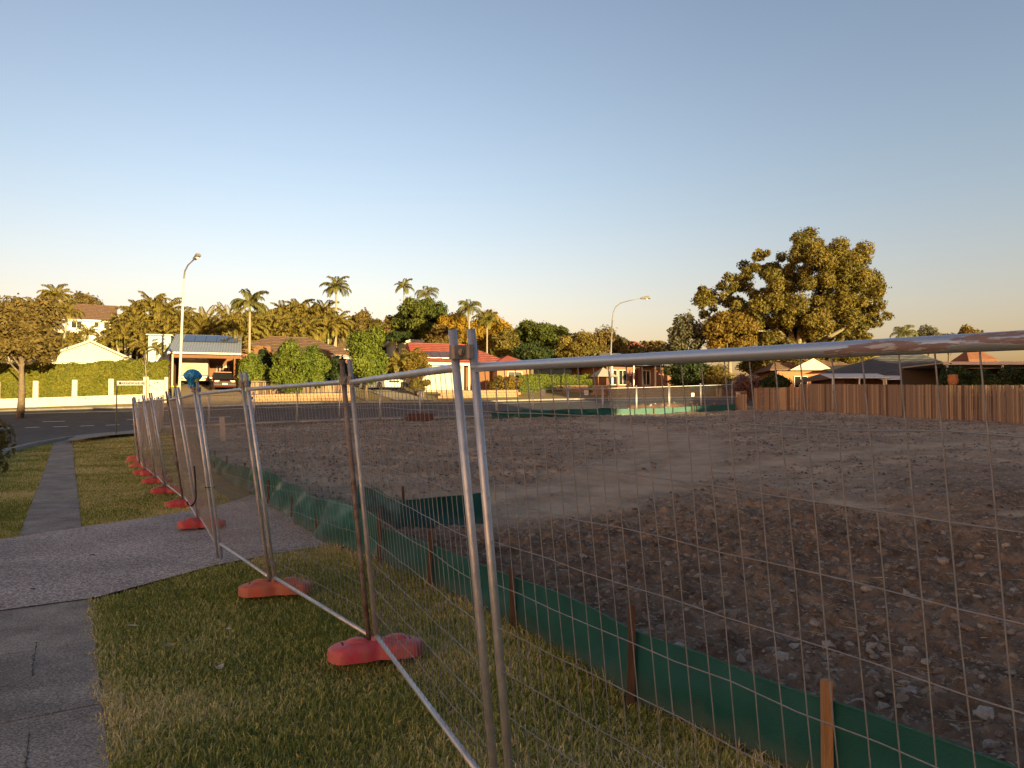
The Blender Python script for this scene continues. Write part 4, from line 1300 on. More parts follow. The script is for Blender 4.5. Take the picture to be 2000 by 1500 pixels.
def frond_set(kind):
    if kind in _fr: return _fr[kind]
    if kind == 'royal': fs = [frond_mesh('frond', 2.3, d, LM['palmg'], i, .66, 26, .30, .085, a) for i, (d, a) in enumerate(((1.6, 1.25), (1.9, .8), (1.9, .35), (1.7, .0)))]
    elif kind == 'date': fs = [frond_mesh('frond', 4.2, d, LM['palm'], i + 10, .70, 40, .4, .075, a) for i, (d, a) in enumerate(((.9, 1.35), (1.15, 1.0), (1.35, .6), (1.5, .2)))]
    elif kind == 'feather': fs = [frond_mesh('frond', 3.0, d, LM['palmg'], i + 30, .90, 26, -.1, .06, a) for i, (d, a) in enumerate(((2.3, 1.3), (2.5, 1.0), (2.4, .6), (2.2, .2)))]
    else: fs = [frond_mesh('frond', 2.5, d, LM['palm'], i + 20, .60, 26, .35, .085, a) for i, (d, a) in enumerate(((1.5, 1.35), (1.9, 1.0), (2.2, .7), (2.2, .3)))]
    _fr[kind] = fs
    return fs
def palm(label, loc, trunk_h, kind, seed, nf=14, scale=1.0, tr=.13, group=None, stems=1, shaft=True, lean=0.0):
    r = random.Random(seed)
    th = thing('palm_tree', label, 'palm tree', loc, 0, group)
    fs = frond_set(kind)
    for s in range(stems):
        a = 2 * PI * s / stems + r.uniform(0, 1)
        rad = 0 if stems == 1 else r.uniform(.25, .8)
        bx, by = math.cos(a) * rad * .3, math.sin(a) * rad * .3
        hh = trunk_h * (1 if s == 0 else r.uniform(.55, .95))
        tx, ty = math.cos(a) * rad * (1 + hh * .12) + lean, math.sin(a) * rad * (1 + hh * .12)
        k = 8
        pts = [Vector((bx + (tx - bx) * (j / k) ** 1.3, by + (ty - by) * (j / k) ** 1.3, -.3 + (hh + .3) * j / k)) for j in range(k + 1)]
        mb = MB().tube(pts, [tr * (1.25 - .5 * j / k) for j in range(k + 1)], 8)
        part('trunk', mb, M_PTRUNK, th, True)
        top = pts[-1]
        if shaft:
            part('crown_shaft', MB().tube([top - Vector((0, 0, .02)), top + Vector((0, 0, .5 * scale)), top + Vector((0, 0, .9 * scale))], [tr * .95, tr * .9, tr * .45], 8), M_CSHAFT, th, True)
            top = top + Vector((0, 0, .75 * scale))
        nn = int(nf * 1.35)
        n = nn if s == 0 else max(8, int(nn * .75))
        for j in range(n):
            f = fs[min(3, int(4 * j / n))]
            az = j * 2.4 + r.uniform(-.3, .3)
            sc = scale * r.uniform(.85, 1.1)
            link('frond', f, th, top, (r.uniform(-.12, .12), r.uniform(-.15, .15), az), (sc, sc, sc))
    return th
def ppalm(label, u, vcrown, D, kind, seed, **kw):
    """palm whose crown centre is at photograph row vcrown"""
    g = at(u, D)
    return palm(label, g, max(.4, P(u, vcrown, D).z - g.z - (.75 * kw.get('scale', 1) if kw.get('shaft', True) else 0)), kind, seed, **kw)

# ---- left side
ptree('broad brown-green street tree at the left edge with forked trunk', 40, 578, 722, 165, 51, 'brown', 101, nclump=40, nleaf=11000, size=.13, trunk_r=.20, clump_r=.30, fork=.25)
ppalm('leftmost of the tall palms above the street tree', 84, 583, 84, 'cane', 102, nf=18, stems=2, scale=.9, group='palms above the hedge')
ppalm('palm with drooping fronds just left of the hilltop house', 112, 612, 82, 'cane', 103, nf=16, stems=2, scale=.8, group='palms above the hedge')
ppalm('low bushy palm in front of the hilltop house', 148, 652, 80, 'cane', 104, nf=14, stems=3, scale=.62, group='palms above the hedge')
ppalm('low bushy palm below the hilltop house window', 190, 668, 80, 'cane', 105, nf=14, stems=3, scale=.55, group='palms above the hedge')
ptree('dark shrubbery massed behind the cream gable', 110, 640, 700, 130, 86, 'olive', 106, nclump=20, nleaf=4000, size=.2, name='shrub', cat='shrub')
ptree('bare brown treetop rising behind the hilltop house', 168, 573, 640, 75, 121, 'brown', 107, nclump=20, nleaf=3000, size=.2)
ppalm('curly palm standing tallest right of the hilltop house', 270, 602, 84, 'cane', 108, nf=14, stems=3, scale=1.0, group='palms above the hedge')
ppalm('clumped cane palm below the curly palm', 245, 640, 82, 'cane', 109, nf=16, stems=4, scale=.9, group='palms above the hedge')
ppalm('clumped cane palm left of the white lamp post', 312, 615, 84, 'cane', 110, nf=16, stems=4, scale=1.05, group='palms above the hedge')
ppalm('small cane palm beside the pale blue shed', 285, 655, 78, 'cane', 111, nf=14, stems=3, scale=.8, group='palms above the hedge')
ptree('dense olive shrub mass behind the cane palms', 270, 628, 712, 170, 90, 'olive', 112, nclump=26, nleaf=5000, size=.2, name='shrub', cat='shrub')
ppalm('huge spreading date palm behind the solar panels', 396, 663, 80, 'date', 113, nf=30, scale=.95, shaft=False, tr=.3)
ppalm('second date palm, right of the biggest one', 446, 650, 84, 'date', 114, nf=28, scale=.85, shaft=False, tr=.3)
ppalm('golden palm drooping over the right end of the carport', 462, 684, 69, 'date', 115, nf=18, scale=.5, shaft=False, tr=.2)
ppalm('tall slender palm standing right of the carport', 486, 594, 67, 'royal', 116, nf=11, scale=.88, tr=.12)
for i, (u, v, lb) in enumerate(((508, 628, 'cane palm just right of the slender palm'), (536, 620, 'second cane palm in the row above the brown roof'), (566, 612, 'tallest cane palm in the row above the brown roof'), (592, 622, 'cane palm left of centre above the brown roof'), (618, 616, 'cane palm near the right end of the row above the brown roof'), (548, 645, 'low cane palm touching the brown roof ridge'), (605, 648, 'low cane palm hanging over the brown roof'), (640, 640, 'last cane palm before the tallest palm'))):
    ppalm(lb, u, v, 88 - (i > 4) * 5, 'cane', 120 + i, nf=18, stems=4, scale=1.0, group='cane palms above the brown roof')
ptree('olive tree mass behind the row of cane palms', 570, 615, 690, 190, 96, 'olive', 130, nclump=34, nleaf=7000, size=.2)
ptree('yellow-green tree at the right end of the cane palms', 628, 602, 668, 50, 94, 'gold', 131, nclump=18, nleaf=3000, size=.16)
ppalm('tallest slender palm in the middle distance', 655, 563, 84, 'royal', 132, nf=12, scale=.85, tr=.12)
# ---- middle
ptree('upright fresh green tree in front of the brown house', 716, 630, 752, 88, 63, 'fresh', 140, nclump=34, nleaf=9500, size=.11, trunk_r=.12, clump_r=.30, fork=.5)
ptree('brown-leaved tree behind the fresh green tree', 712, 604, 668, 62, 100, 'brown', 141, nclump=18, nleaf=3600, size=.17)
ptree('thin brown tree left of the big dark fig', 765, 610, 670, 60, 102, 'brown', 142, nclump=16, nleaf=2800, size=.16)
ptree('big dark green domed fig tree on the hill', 818, 573, 668, 116, 100, 'green', 143, nclump=46, nleaf=15000, size=.17, clump_r=.27, trunk_r=.4)
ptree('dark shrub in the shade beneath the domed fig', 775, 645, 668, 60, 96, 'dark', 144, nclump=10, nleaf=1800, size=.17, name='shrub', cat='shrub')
ppalm('small far palm rising above the domed fig', 788, 561, 128, 'royal', 145, nf=10, scale=.9, tr=.13)
ppalm('palm head poking out behind the top of the domed fig', 832, 577, 112, 'feather', 146, nf=10, scale=.8, tr=.13)
ptree('golden wattle tree behind the red roof, left part', 893, 604, 690, 76, 92, 'yellow', 147, nclump=26, nleaf=5200, size=.15, clump_r=.3)
ptree('golden wattle tree behind the twin posts', 955, 607, 688, 92, 93, 'yellow', 148, nclump=28, nleaf=5600, size=.15, clump_r=.3)
ppalm('weeping feather palm above the golden wattle', 916, 603, 90, 'feather', 149, nf=14, scale=.72, tr=.14)
ppalm('palm with thin trunk right of the twin posts', 951, 626, 80, 'royal', 150, nf=10, scale=.75, tr=.09)
ptree('brownish scrub behind the red roof ridge', 868, 635, 690, 70, 88, 'brown', 151, nclump=20, nleaf=3800, size=.15, name='shrub', cat='shrub')
ptree('olive scrub right of the golden wattle', 990, 640, 700, 66, 88, 'olive', 152, nclump=20, nleaf=3800, size=.15, name='shrub', cat='shrub')
ptree('round-topped bright green tree right of the red house', 1055, 618, 690, 112, 98, 'green', 153, nclump=34, nleaf=9000, size=.16, clump_r=.28)
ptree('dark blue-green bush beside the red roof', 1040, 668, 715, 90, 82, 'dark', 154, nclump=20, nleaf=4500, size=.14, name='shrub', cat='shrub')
ptree('olive-brown tree left of the right-hand street lamp', 1128, 648, 712, 90, 84, 'olive', 155, nclump=28, nleaf=6500, size=.14)
ptree('feathery brown tree directly behind the right-hand street lamp', 1172, 640, 710, 80, 86, 'brown', 156, nclump=22, nleaf=4200, size=.13)
ptree('far low tree right of the distant orange roof', 1275, 664, 692, 50, 135, 'gold', 157, nclump=14, nleaf=1800, size=.2)
ptree('far grey tree left of the distant orange roof', 1212, 655, 690, 40, 135, 'grey', 158, nclump=12, nleaf=1400, size=.2)
# bushes along the road
ptree('rounded bush right of the carport', 492, 690, 768, 66, 63, 'fresh', 160, nclump=22, nleaf=5200, size=.10, name='bush', cat='bush', clump_r=.34)
ptree('dark glossy bush between the two bright bushes', 513, 682, 766, 48, 65, 'dark', 161, nclump=16, nleaf=3600, size=.10, name='bush', cat='bush')
ptree('large bright bush over the timber palings', 568, 664, 772, 84, 61.5, 'fresh', 162, nclump=32, nleaf=8200, size=.10, name='bush', cat='bush', clump_r=.30)
ptree('second bright bush right of the large one', 612, 676, 756, 66, 63, 'fresh', 163, nclump=24, nleaf=5600, size=.10, name='bush', cat='bush', clump_r=.32)
ptree('dark green shrub left of the fresh green tree', 655, 694, 758, 66, 65, 'dark', 164, nclump=20, nleaf=4200, size=.10, name='bush', cat='bush')
ppalm('yellow clumping palm beside the white four-wheel drive', 780, 705, 69, 'cane', 165, nf=16, stems=6, scale=.62, shaft=False, tr=.05)
ptree('yellow-brown shrub against the red house wall', 815, 690, 752, 62, 68, 'gold', 166, nclump=22, nleaf=4200, size=.09, name='bush', cat='bush')
ptree('low dark shrub under the red house wall', 822, 738, 766, 50, 66.5, 'olive', 167, nclump=14, nleaf=2600, size=.08, name='bush', cat='bush')
ptree('yellow-green shrub beside the red house porch', 985, 728, 764, 60, 69, 'gold', 168, nclump=18, nleaf=3400, size=.09, name='bush', cat='bush')
a_, b_ = at(1010, 72.0), at(1152, 75.0)
hedge('clipped bright green hedge in front of the twin-gabled red house', (a_.x, a_.y), (b_.x, b_.y), 1.55, 1.0, 'fresh', 169, 9000, .07)
# ---- right
def big_tree():
    g = at(1552, 80)
    r = np.random.default_rng(201)
    th = thing('tree', 'huge spreading camphor-like tree dominating the right skyline', 'tree', g)
    spec = [(1600, 486, 38), (1545, 520, 34), (1650, 500, 34), (1690, 520, 32), (1700, 560, 34), (1705, 600, 30), (1640, 560, 42), (1590, 540, 40), (1520, 510, 28), (1480, 525, 22), (1450, 545, 26), (1430, 560, 20),
            (1385, 570, 20), (1400, 585, 22), (1470, 570, 32), (1510, 570, 34), (1560, 590, 40), (1620, 610, 40), (1670, 620, 34), (1720, 610, 18), (1500, 610, 34), (1450, 600, 26), (1540, 630, 34), (1590, 650, 36), (1650, 655, 30), (1690, 650, 22), (1480, 640, 26), (1620, 670, 26), (1560, 668, 26), (1700, 668, 18), (1505, 660, 22), (1580, 500, 30), (1655, 515, 34), (1650, 542, 36), (1620, 505, 30), (1675, 545, 34), (1520, 545, 30), (1480, 600, 30), (1520, 640, 30), (1540, 600, 36), (1600, 600, 36), (1600, 630, 34), (1640, 630, 34), (1610, 690, 24), (1560, 695, 24), (1660, 690, 22), (1620, 580, 36), (1460, 625, 24), (1615, 520, 34), (1490, 495, 14), (1720, 570, 16), (1670, 585, 36), (1540, 560, 34)]
    C = []; R = []; N = []
    for (u, v, rp) in spec:
        for k in range(9):
            D = 80 + r.uniform(-5.5, 5.5)
            w = P(u - 8 + r.normal(0, rp * .5), v + 6 + r.normal(0, rp * .45), D) - g
            C.append(np.array(w)); q = rp / 1500 * 80 * r.uniform(.26, .60)
            R.append(np.array([q, q, q * .85])); N.append(q * q * 620)
    V, F, T = leaves(C, R, N, .145, r, .3)
    mb = MB()
    base = Vector((0, 0, -.3)); fork = Vector((.3, 0, 3.2))
    mb.tube([base, Vector((.1, 0, 1.6)), fork], [.75, .6, .5], 10)
    for (u, v) in ((1516, 640), (1560, 600), (1600, 560), (1650, 600), (1470, 590), (1690, 620), (1640, 520), (1530, 530), (1580, 660)):
        e = P(u, v, 80 + r.uniform(-3, 3)) - g
        mid = fork.lerp(e, .45) + Vector((r.uniform(-.5, .5), 0, r.uniform(.2, .8)))
        mb.tube([fork, mid, e], [.36, .24, .08], 7, False)
        for q in range(3):
            k = int(r.integers(len(C)))
            e2 = Vector(C[k])
            if (e2 - e).length < 6: mb.tube([mid, mid.lerp(e2, .6) + Vector((0, 0, .3)), e2], [.15, .1, .03], 5, False)
    part('trunk', mb, M_BARKP, th, True)
    link('crown', npmesh('crown', V, F, leafmat('camphor_leaf', (.095, .088, .020), (.235, .185, .042)), T), th)
big_tree()
ptree('golden-leaved tree under the left side of the huge tree', 1425, 602, 700, 120, 76, 'gold', 202, nclump=34, nleaf=9500, size=.14, bark=M_BARKP, clump_r=.27)
ptree('grey-green wispy tree left of the golden-leaved tree', 1338, 618, 712, 84, 78, 'grey', 203, nclump=26, nleaf=6000, size=.13, clump_r=.3)
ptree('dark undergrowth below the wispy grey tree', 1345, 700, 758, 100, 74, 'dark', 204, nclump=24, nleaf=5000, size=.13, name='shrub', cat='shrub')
ptree('sparse shrub with pale forked branches right of the dark undergrowth', 1405, 706, 760, 70, 72, 'olive', 205, nclump=20, nleaf=1900, size=.11, bark=M_BARKP, trunk_r=.12, multi=3, name='shrub', cat='shrub', fork=.5)
ptree('pinkish leafless shrub near the back corner of the lot', 1460, 728, 786, 80, 60, 'pink', 206, nclump=22, nleaf=2600, size=.07, bark=M_BARKP, multi=3, trunk_r=.06, name='shrub', cat='shrub', fork=.5)
ptree('dark green bush behind the angled palings', 1516, 728, 772, 58, 58, 'dark', 207, nclump=16, nleaf=3600, size=.09, name='bush', cat='bush')
ptree('olive thicket filling the gap under the huge tree', 1500, 676, 740, 120, 84, 'olive', 208, nclump=26, nleaf=5000, size=.16, name='shrub', cat='shrub')
ptree('olive thicket under the right side of the huge tree', 1640, 668, 720, 130, 88, 'olive', 209, nclump=24, nleaf=4600, size=.16, name='shrub', cat='shrub')
ppalm('far ragged palm above the right-hand rail', 1768, 652, 140, 'feather', 210, nf=12, scale=1.0)
ptree('far pale bare tree above the right-hand rail', 1815, 636, 690, 74, 150, 'grey', 211, nclump=22, nleaf=3000, size=.2)
ptree('far brown tree above the right-hand rail', 1855, 648, 690, 50, 150, 'brown', 212, nclump=14, nleaf=1800, size=.22)
ptree('rightmost far round tree above the rail', 1892, 641, 690, 52, 150, 'gold', 213, nclump=16, nleaf=2600, size=.22)
for i, (u, w, lb) in enumerate(((1868, 70, 'dark shrub behind the palings, left of the terracotta pot row'), (1920, 70, 'dark shrub behind the palings under the patio roof'), (1975, 60, 'dark shrub behind the palings at the right edge'), (2040, 70, 'shrub behind the palings beyond the right edge'))):
    ptree(lb, u, 716, 775, w, 44, 'dark', 220 + i, nclump=18, nleaf=4000, size=.07, name='shrub', cat='shrub')
# ---- leafy branch at the left edge, close to the camera
tree('leafy shrub whose branch tips enter at the left edge', at(-70, 12.5), 2, (0, 0, .5, 2.05, .68, .6), 'olive', 301, nclump=20, nleaf=1500, size=.045, trunk_r=.03, name='shrub', cat='shrub', clump_r=.36)
# ---- staked young tree before the white gate
g = at(287, 58.2)
yt = thing('young_tree', 'thin bare sapling in front of the white gate', 'tree', g)
part('trunk', MB().tube([(0, 0, -.1), (-.05, 0, 1.6), (-.14, 0, 2.6), (-.22, 0, 3.7)], [.05, .045, .035, .015], 6), M_BARKP, yt, True)
mb = MB()
for z, dx, dz in ((2.0, -.9, .5), (2.3, .6, .6), (2.6, -.5, .8), (2.9, .4, .7), (3.1, -.3, .6)):
    mb.tube([(-.1, 0, z), (dx * .6 - .1, .1, z + dz * .6), (dx - .1, .1, z + dz)], [.018, .012, .005], 4, False)
part('branch', mb, M_BARKP, yt)

# ---- the wooded hillside that closes the view: reads as one mass
def far_wood():
    r = np.random.default_rng(900)
    C = []; R = []; N = []
    for u in np.arange(-60, 1330, 9):
        vt = np.interp(u, [-60, 60, 130, 230, 300, 420, 520, 640, 690, 760, 860, 980, 1100, 1180, 1230, 1330], [600, 600, 612, 628, 622, 628, 622, 618, 632, 640, 640, 650, 655, 668, 682, 684])
        for k in range(5):
            D = r.uniform(104, 116)
            v = vt + 6 + r.normal(0, 4) + k * 13
            q = r.uniform(.8, 1.5)
            C.append(np.array(P(u + r.normal(0, 5), v, D))); R.append(np.array([q * 1.2, q, q])); N.append(70)
    V, F, T = leaves(C, R, N, .36, r, .3)
    T = np.clip(T * .6 + .5 * fbm(V[::4, 0] * .15, V[::4, 2] * .2, 2, 3) - .05, 0, 1)
    o = link('far_wood', npmesh('far_wood', V, F, LM['olive'], T))
    tag(o, 'mixed olive woodland closing the view behind the houses', 'woodland', kind='stuff')
far_wood()
for i, (u, v, D, lb) in enumerate(((238, 640, 90, 'cane palm close right of the hilltop house'), (335, 628, 86, 'cane palm right behind the white lamp post'), (352, 640, 80, 'low cane palm behind the carport roof, left end'), (478, 640, 78, 'low cane palm left of the slender palm trunk'), (520, 640, 80, 'low cane palm right of the slender palm trunk'), (580, 650, 80, 'low cane palm over the middle of the brown roof'), (20, 640, 80, 'cane palm half hidden by the left street tree'), (302, 672, 66.5, 'small palm in front of the pale blue shed'))):
    ppalm(lb, u, v, D, 'cane', 940 + i, nf=16, stems=4, scale=.95 if i < 7 else .45, group='palms filling the hillside')

# ================================================================ BUILDINGS
def alongL(o, u1):
    k = (u1 - 1000) / 1500.0
    return (k * o[1] - o[0]) / (.946 - k * .325)
def hz(u, v, D): return P(u, v, D).z
M_CREAM = mat('cream_render', (.66, .60, .47), .85, col2=(.58, .53, .42), scale=2, bump=.1)
M_WHITE = mat('white_paint', (.72, .71, .68), .7, col2=(.62, .61, .58), scale=3)
M_CREAMROOF = mat('cream_sheet_roof', (.58, .53, .42), .6, col2=(.5, .46, .37), scale=2)
M_BROWNROOF = mat('brown_tile_roof', (.11, .065, .045), .85, col2=(.16, .10, .07), scale=3, bump=.3, bscale=6)
M_REDROOF = mat('red_tile_roof', (.23, .055, .042), .85, col2=(.29, .075, .055), scale=3, bump=.3, bscale=6)
M_ORROOF = mat('orange_tile_roof', (.22, .095, .055), .85, col2=(.17, .07, .045), scale=3, bump=.3)
M_DARKROOF = mat('dark_blue_tile_roof', (.055, .06, .075), .7, col2=(.085, .088, .10), scale=3, bump=.3, bscale=6)
M_GREYROOF = mat('grey_blue_sheet_roof', (.34, .37, .42), .45, .2, col2=(.28, .31, .36), scale=2)
M_BRICK = mat('brown_brick', (.20, .10, .065), .9, col2=(.28, .15, .10), scale=7, bump=.3)
M_OBRICK = mat('orange_brick', (.40, .20, .10), .9, col2=(.33, .15, .08), scale=7, bump=.3)
M_TIMBER = mat('stained_timber', (.20, .095, .045), .8, col2=(.15, .07, .035), scale=5, aniso=(6, 6, .6))
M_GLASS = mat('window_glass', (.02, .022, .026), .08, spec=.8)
M_DARKIN = mat('dark_interior', (.05, .04, .035), .9)
M_STEEL = mat('painted_steel', (.55, .54, .50), .5)

def roof(th, x0, x1, y0, y1, ze, zr, hl, hr, m, name='roof', oh=.45, fascia=None, ridge_y=None, thick=.10, courses=10, cm=None):
    """hip (hl, hr > 0) or gable (0) roof over a rectangle, ridge along x"""
    x0 -= oh; x1 += oh; y0 -= oh; y1 += oh
    ym = (y0 + y1) / 2 if ridge_y is None else ridge_y
    r0 = (x0 + hl, ym, zr); r1 = (x1 - hr, ym, zr)
    vs = [(x0, y0, ze), (x1, y0, ze), (x1, y1, ze), (x0, y1, ze), r0, r1]
    vs += [(a, b, c - thick) for a, b, c in vs]
    fs = [(0, 1, 5, 4), (1, 2, 5), (2, 3, 4, 5), (3, 0, 4)]
    fs += [tuple(i + 6 for i in reversed(f)) for f in fs] + [(0, 6, 7, 1), (1, 7, 8, 2), (2, 8, 9, 3), (3, 9, 6, 0)]
    ro = part(name, MB().add(vs, fs), m, th)
    if courses:
        # overlapping tile courses on the front slope, each a strip of its own
        sh = MB
        for k in range(courses):
            f0 = k / courses; f1 = (k + 1) / courses
            a = Vector(vs[0]).lerp(Vector(r0), f0); b = Vector(vs[1]).lerp(Vector(r1), f0)
            c = Vector(vs[1]).lerp(Vector(r1), f1); d = Vector(vs[0]).lerp(Vector(r0), f1)
            up = Vector((0, 0, .055)); lo = Vector((0, 0, .008))
            nseg = max(6, int((b - a).length / .5))
            mb = MB()
            V = []; F = []
            for j in range(nseg + 1):
                t = j / nseg
                wv = Vector((0, 0, .022 * (j % 2)))
                V += [a.lerp(b, t) + lo, a.lerp(b, t) + up + wv, d.lerp(c, t) + lo * 2 + wv]
            for j in range(nseg):
                q = 3 * j
                F += [(q, q + 3, q + 4, q + 1), (q + 1, q + 4, q + 5, q + 2)]
            part('tile_course', mb.add(V, F), cm or m, ro)
    if fascia:
        mb = MB()
        e = .03
        mb.span((x0 - e, y0 - e - .02, ze - thick - .13), (x1 + e, y0 - e + .02, ze - .012))
        mb.span((x0 - e - .02, y0 + .001 - e + .02, ze - thick - .13), (x0 - e + .02, y1, ze - .014))
        mb.span((x1 + e - .02, y0 + .001 - e + .02, ze - thick - .13), (x1 + e + .02, y1, ze - .014))
        part('fascia', mb, fascia, ro)
    # ridge capping
    if abs(r1[0] - r0[0]) > .2:
        part('ridge_cap', MB().tube([Vector(r0) + Vector((0, 0, .01)), Vector(r1) + Vector((0, 0, .01))], .09, 6), m, ro)
    return ro
def walls(th, x0, x1, y0, y1, z0, z1, m, name='wall'):
    return part(name, MB().span((x0, y0, z0), (x1, y1, z1)), m, th)
def window(th, xc, y, zc, w, h, fm=None, mull=1):
    o = part('window', MB().box((xc, y - .02, zc), (w, .05, h)), M_GLASS, th)
    fr = MB()
    t = .06
    fr.box((xc, y - .05, zc + h / 2), (w + t, .07, t)).box((xc, y - .05, zc - h / 2), (w + t, .07, t))
    for s in (-1, 1): fr.box((xc + s * w / 2, y - .048, zc), (t, .066, h - t - .004))
    for k in range(mull): fr.box((xc - w / 2 + w * (k + 1) / (mull + 1), y - .048, zc), (.045, .06, h - t - .004))
    part('frame', fr, fm or M_WHITE, o)
    return o

# ---- cream gable house behind the hedge (gable towards the road)
o = at(172, 72); zb = o.z
th = thing('house', 'cream house with a low broad gable behind the clipped hedge', 'house', o, .70)
ze = hz(280, 709, 75) - zb; za = hz(172, 664, 72) - zb
W = 4.5
part('wall', MB().prism([(-W, 0), (W, 0), (W, ze), (0, za - .12), (-W, ze)], 0, 11, 1), M_CREAM, th)
rf = part('roof', MB().add([(-W - .5, -.5, ze - .22), (0, -.5, za), (0, 11.5, za), (-W - .5, 11.5, ze - .22), (W + .5, -.5, ze - .22), (W + .5, 11.5, ze - .22),
                            (-W - .5, -.5, ze - .34), (0, -.5, za - .12), (0, 11.5, za - .12), (-W - .5, 11.5, ze - .34), (W + .5, -.5, ze - .34), (W + .5, 11.5, ze - .34)],
                           [(0, 1, 2, 3), (1, 4, 5, 2), (9, 8, 7, 6), (8, 11, 10, 7), (0, 6, 7, 1), (1, 7, 10, 4), (0, 3, 9, 6), (4, 10, 11, 5), (3, 2, 8, 9), (2, 5, 11, 8)]), M_CREAMROOF, th)
mb = MB()
for s in (-1, 1):
    mb.bar((s * (W + .5), -.53, ze - .34), (s * .03, -.53, za - .13), .05, .20)
part('barge_board', mb, mat('grey_trim', (.35, .37, .36), .6), rf)
part('soffit_board', MB().span((-W - .2, -.40, ze - .16), (W + .2, -.02, ze - .08)), M_WHITE, th)

# ---- hilltop house
o = at(218, 102); zb = o.z
th = thing('house', 'white hilltop house with plain brown roof above the palms', 'house', o, .46)
ze = hz(190, 627, 102) - zb; zr = hz(190, 598, 105) - zb
walls(th, -7.2, 0, 0, 7, -1, ze, M_WHITE)
roof(th, -7.2, 0, 0, 7, ze, zr, 0, 0, M_BROWNROOF, oh=.4, fascia=M_WHITE)
window(th, -1.9, 0, ze - .55, .55, .6, mull=0); window(th, -.75, 0, ze - .6, .5, .8, M_DARKIN, 0); window(th, -4.2, 0, ze - .7, 1.2, .9)

# ---- pale blue shed left of the carport
o = at(308, 66); zb = o.z
th = thing('shed', 'pale blue shed beside the carport with a dark gap below', 'shed', o, RZ)
walls(th, -.8, .95, 0, 2.5, .6, hz(300, 656, 66) - zb, mat('pale_blue_sheet', (.26, .36, .48), .5, col2=(.32, .42, .52), scale=3))
part('roof_sheet', MB().box((.08, 1.2, hz(300, 655, 66) - zb + .03), (2.1, 3.0, .07)), M_WHITE, th)
part('door', MB().box((.2, -.03, 1.5), (.7, .05, 1.5)), mat('blue_grey_door', (.3, .38, .46), .5), th)

# ---- carport house
o = at(336, 62); zb = o.z
th = thing('house', 'house with grey-blue ribbed carport roof carrying solar panels', 'house', o, RZ)
Lc = alongL(o, 470)
ze = hz(337, 688, 62) - zb; zr = hz(345, 654, 69) - zb
x0, x1, y0, y1 = -.35, Lc, -.35, 7.0
sl = (zr - ze) / (y1 - y0)
sheet = MB()
nrib = 26
V = []; F = []
for j in range(nrib * 2 + 1):
    x = x0 + (x1 - x0) * j / (nrib * 2); dz = .035 * (j % 2)
    V += [(x, y0, ze + dz), (x, y1, zr + dz), (x, y0, ze - .03), (x, y1, zr - .03)]
for j in range(nrib * 2):
    q = 4 * j
    F += [(q, q + 4, q + 5, q + 1), (q + 2, q + 3, q + 7, q + 6), (q, q + 2, q + 6, q + 4)]
rf = part('roof', sheet.add(V, F), M_GREYROOF, th)
part('roof_back', MB().add([(x0, y1, zr), (x1, y1, zr), (x1, y1 + 6, ze + .2), (x0, y1 + 6, ze + .2)], [(0, 1, 2, 3)]), mat('purple_grey_roof', (.16, .13, .14), .7), th)
part('gutter', MB().span((x0, y0 - .13, ze - .12), (x1, y0 - .01, ze - .01)), M_WHITE, rf)
part('verge_fascia', MB().bar((x0 - .02, y0, ze - .12), (x0 - .02, y1, zr - .12), .04, .2), M_GREYROOF, rf)
M_SOLAR = mat('solar_glass', (.015, .018, .032), .12, spec=.7)
pw = .86
for k in range(5):
    a = .5 + k * (pw + .03)
    f0, f1 = 3.7, 6.4
    z = lambda y: ze + (y - y0) * sl + .10
    so_ = part('solar_panel', MB().add([(a, f0, z(f0)), (a + pw, f0, z(f0)), (a + pw, f1, z(f1)), (a, f1, z(f1)), (a, f0, z(f0) - .04), (a + pw, f0, z(f0) - .04), (a + pw, f1, z(f1) - .04), (a, f1, z(f1) - .04)], [(0, 1, 2, 3), (0, 4, 5, 1), (1, 5, 6, 2), (2, 6, 7, 3), (3, 7, 4, 0)]), M_SOLAR, rf)
    fr = MB()
    for p_, q_ in (((a, f0), (a + pw, f0)), ((a + pw, f0), (a + pw, f1)), ((a + pw, f1), (a, f1)), ((a, f1), (a, f0))):
        fr.bar((p_[0], p_[1], z(p_[1]) + .005), (q_[0], q_[1], z(q_[1]) + .005), .05, .03)
for x in (.0, Lc - .5):
    part('post', MB().span((x - .06, -.05, -.1), (x + .06, .07, ze - .13)), M_TIMBER if x else mat('pink_post', (.55, .38, .30), .7), th)
part('back_wall', MB().span((x0 + .1, 6.6, -.2), (x1 + 2.5, 6.75, ze + 1.2)), M_TIMBER, th)
part('side_wall', MB().span((x0 + .05, .6, -.2), (x0 + .17, 6.58, ze - .02)), M_TIMBER, th)
part('beam', MB().span((x0 + .1, .02, ze - .42), (x1 - .1, .12, ze - .15)), M_TIMBER, th)
# white window grille and porch at the right of the carport
gr = MB()
xg = Lc * .60
for k in range(5): gr.box((xg + .25 * k, 6.5, 1.9), (.05, .05, 1.6))
for k in range(4): gr.box((xg + .5, 6.46, 1.2 + .45 * k), (1.2, .05, .05))
part('window_grille', gr, M_WHITE, th)
walls(th, Lc - .1, Lc + 2.0, 1.5, 6.55, -.3, ze + .1, M_BRICK, 'house_wall')
slab_p = [(at(u, D).x, at(u, D).y) for u, D in ((352, 57.6), (345, 59.5), (338, 62), (338, 69))]
slab_q = [(at(u, D).x, at(u, D).y) for u, D in ((468, 59.2), (474, 61), (468, 64), (465, 70))]
dvw = link('house_driveway', drape('house_driveway', slab_p, slab_q, .05, 24, 14, mat('tan_concrete', (.33, .25, .17), .9, col2=(.26, .2, .14), scale=2, bump=.2)))
tag(dvw, kind='structure')

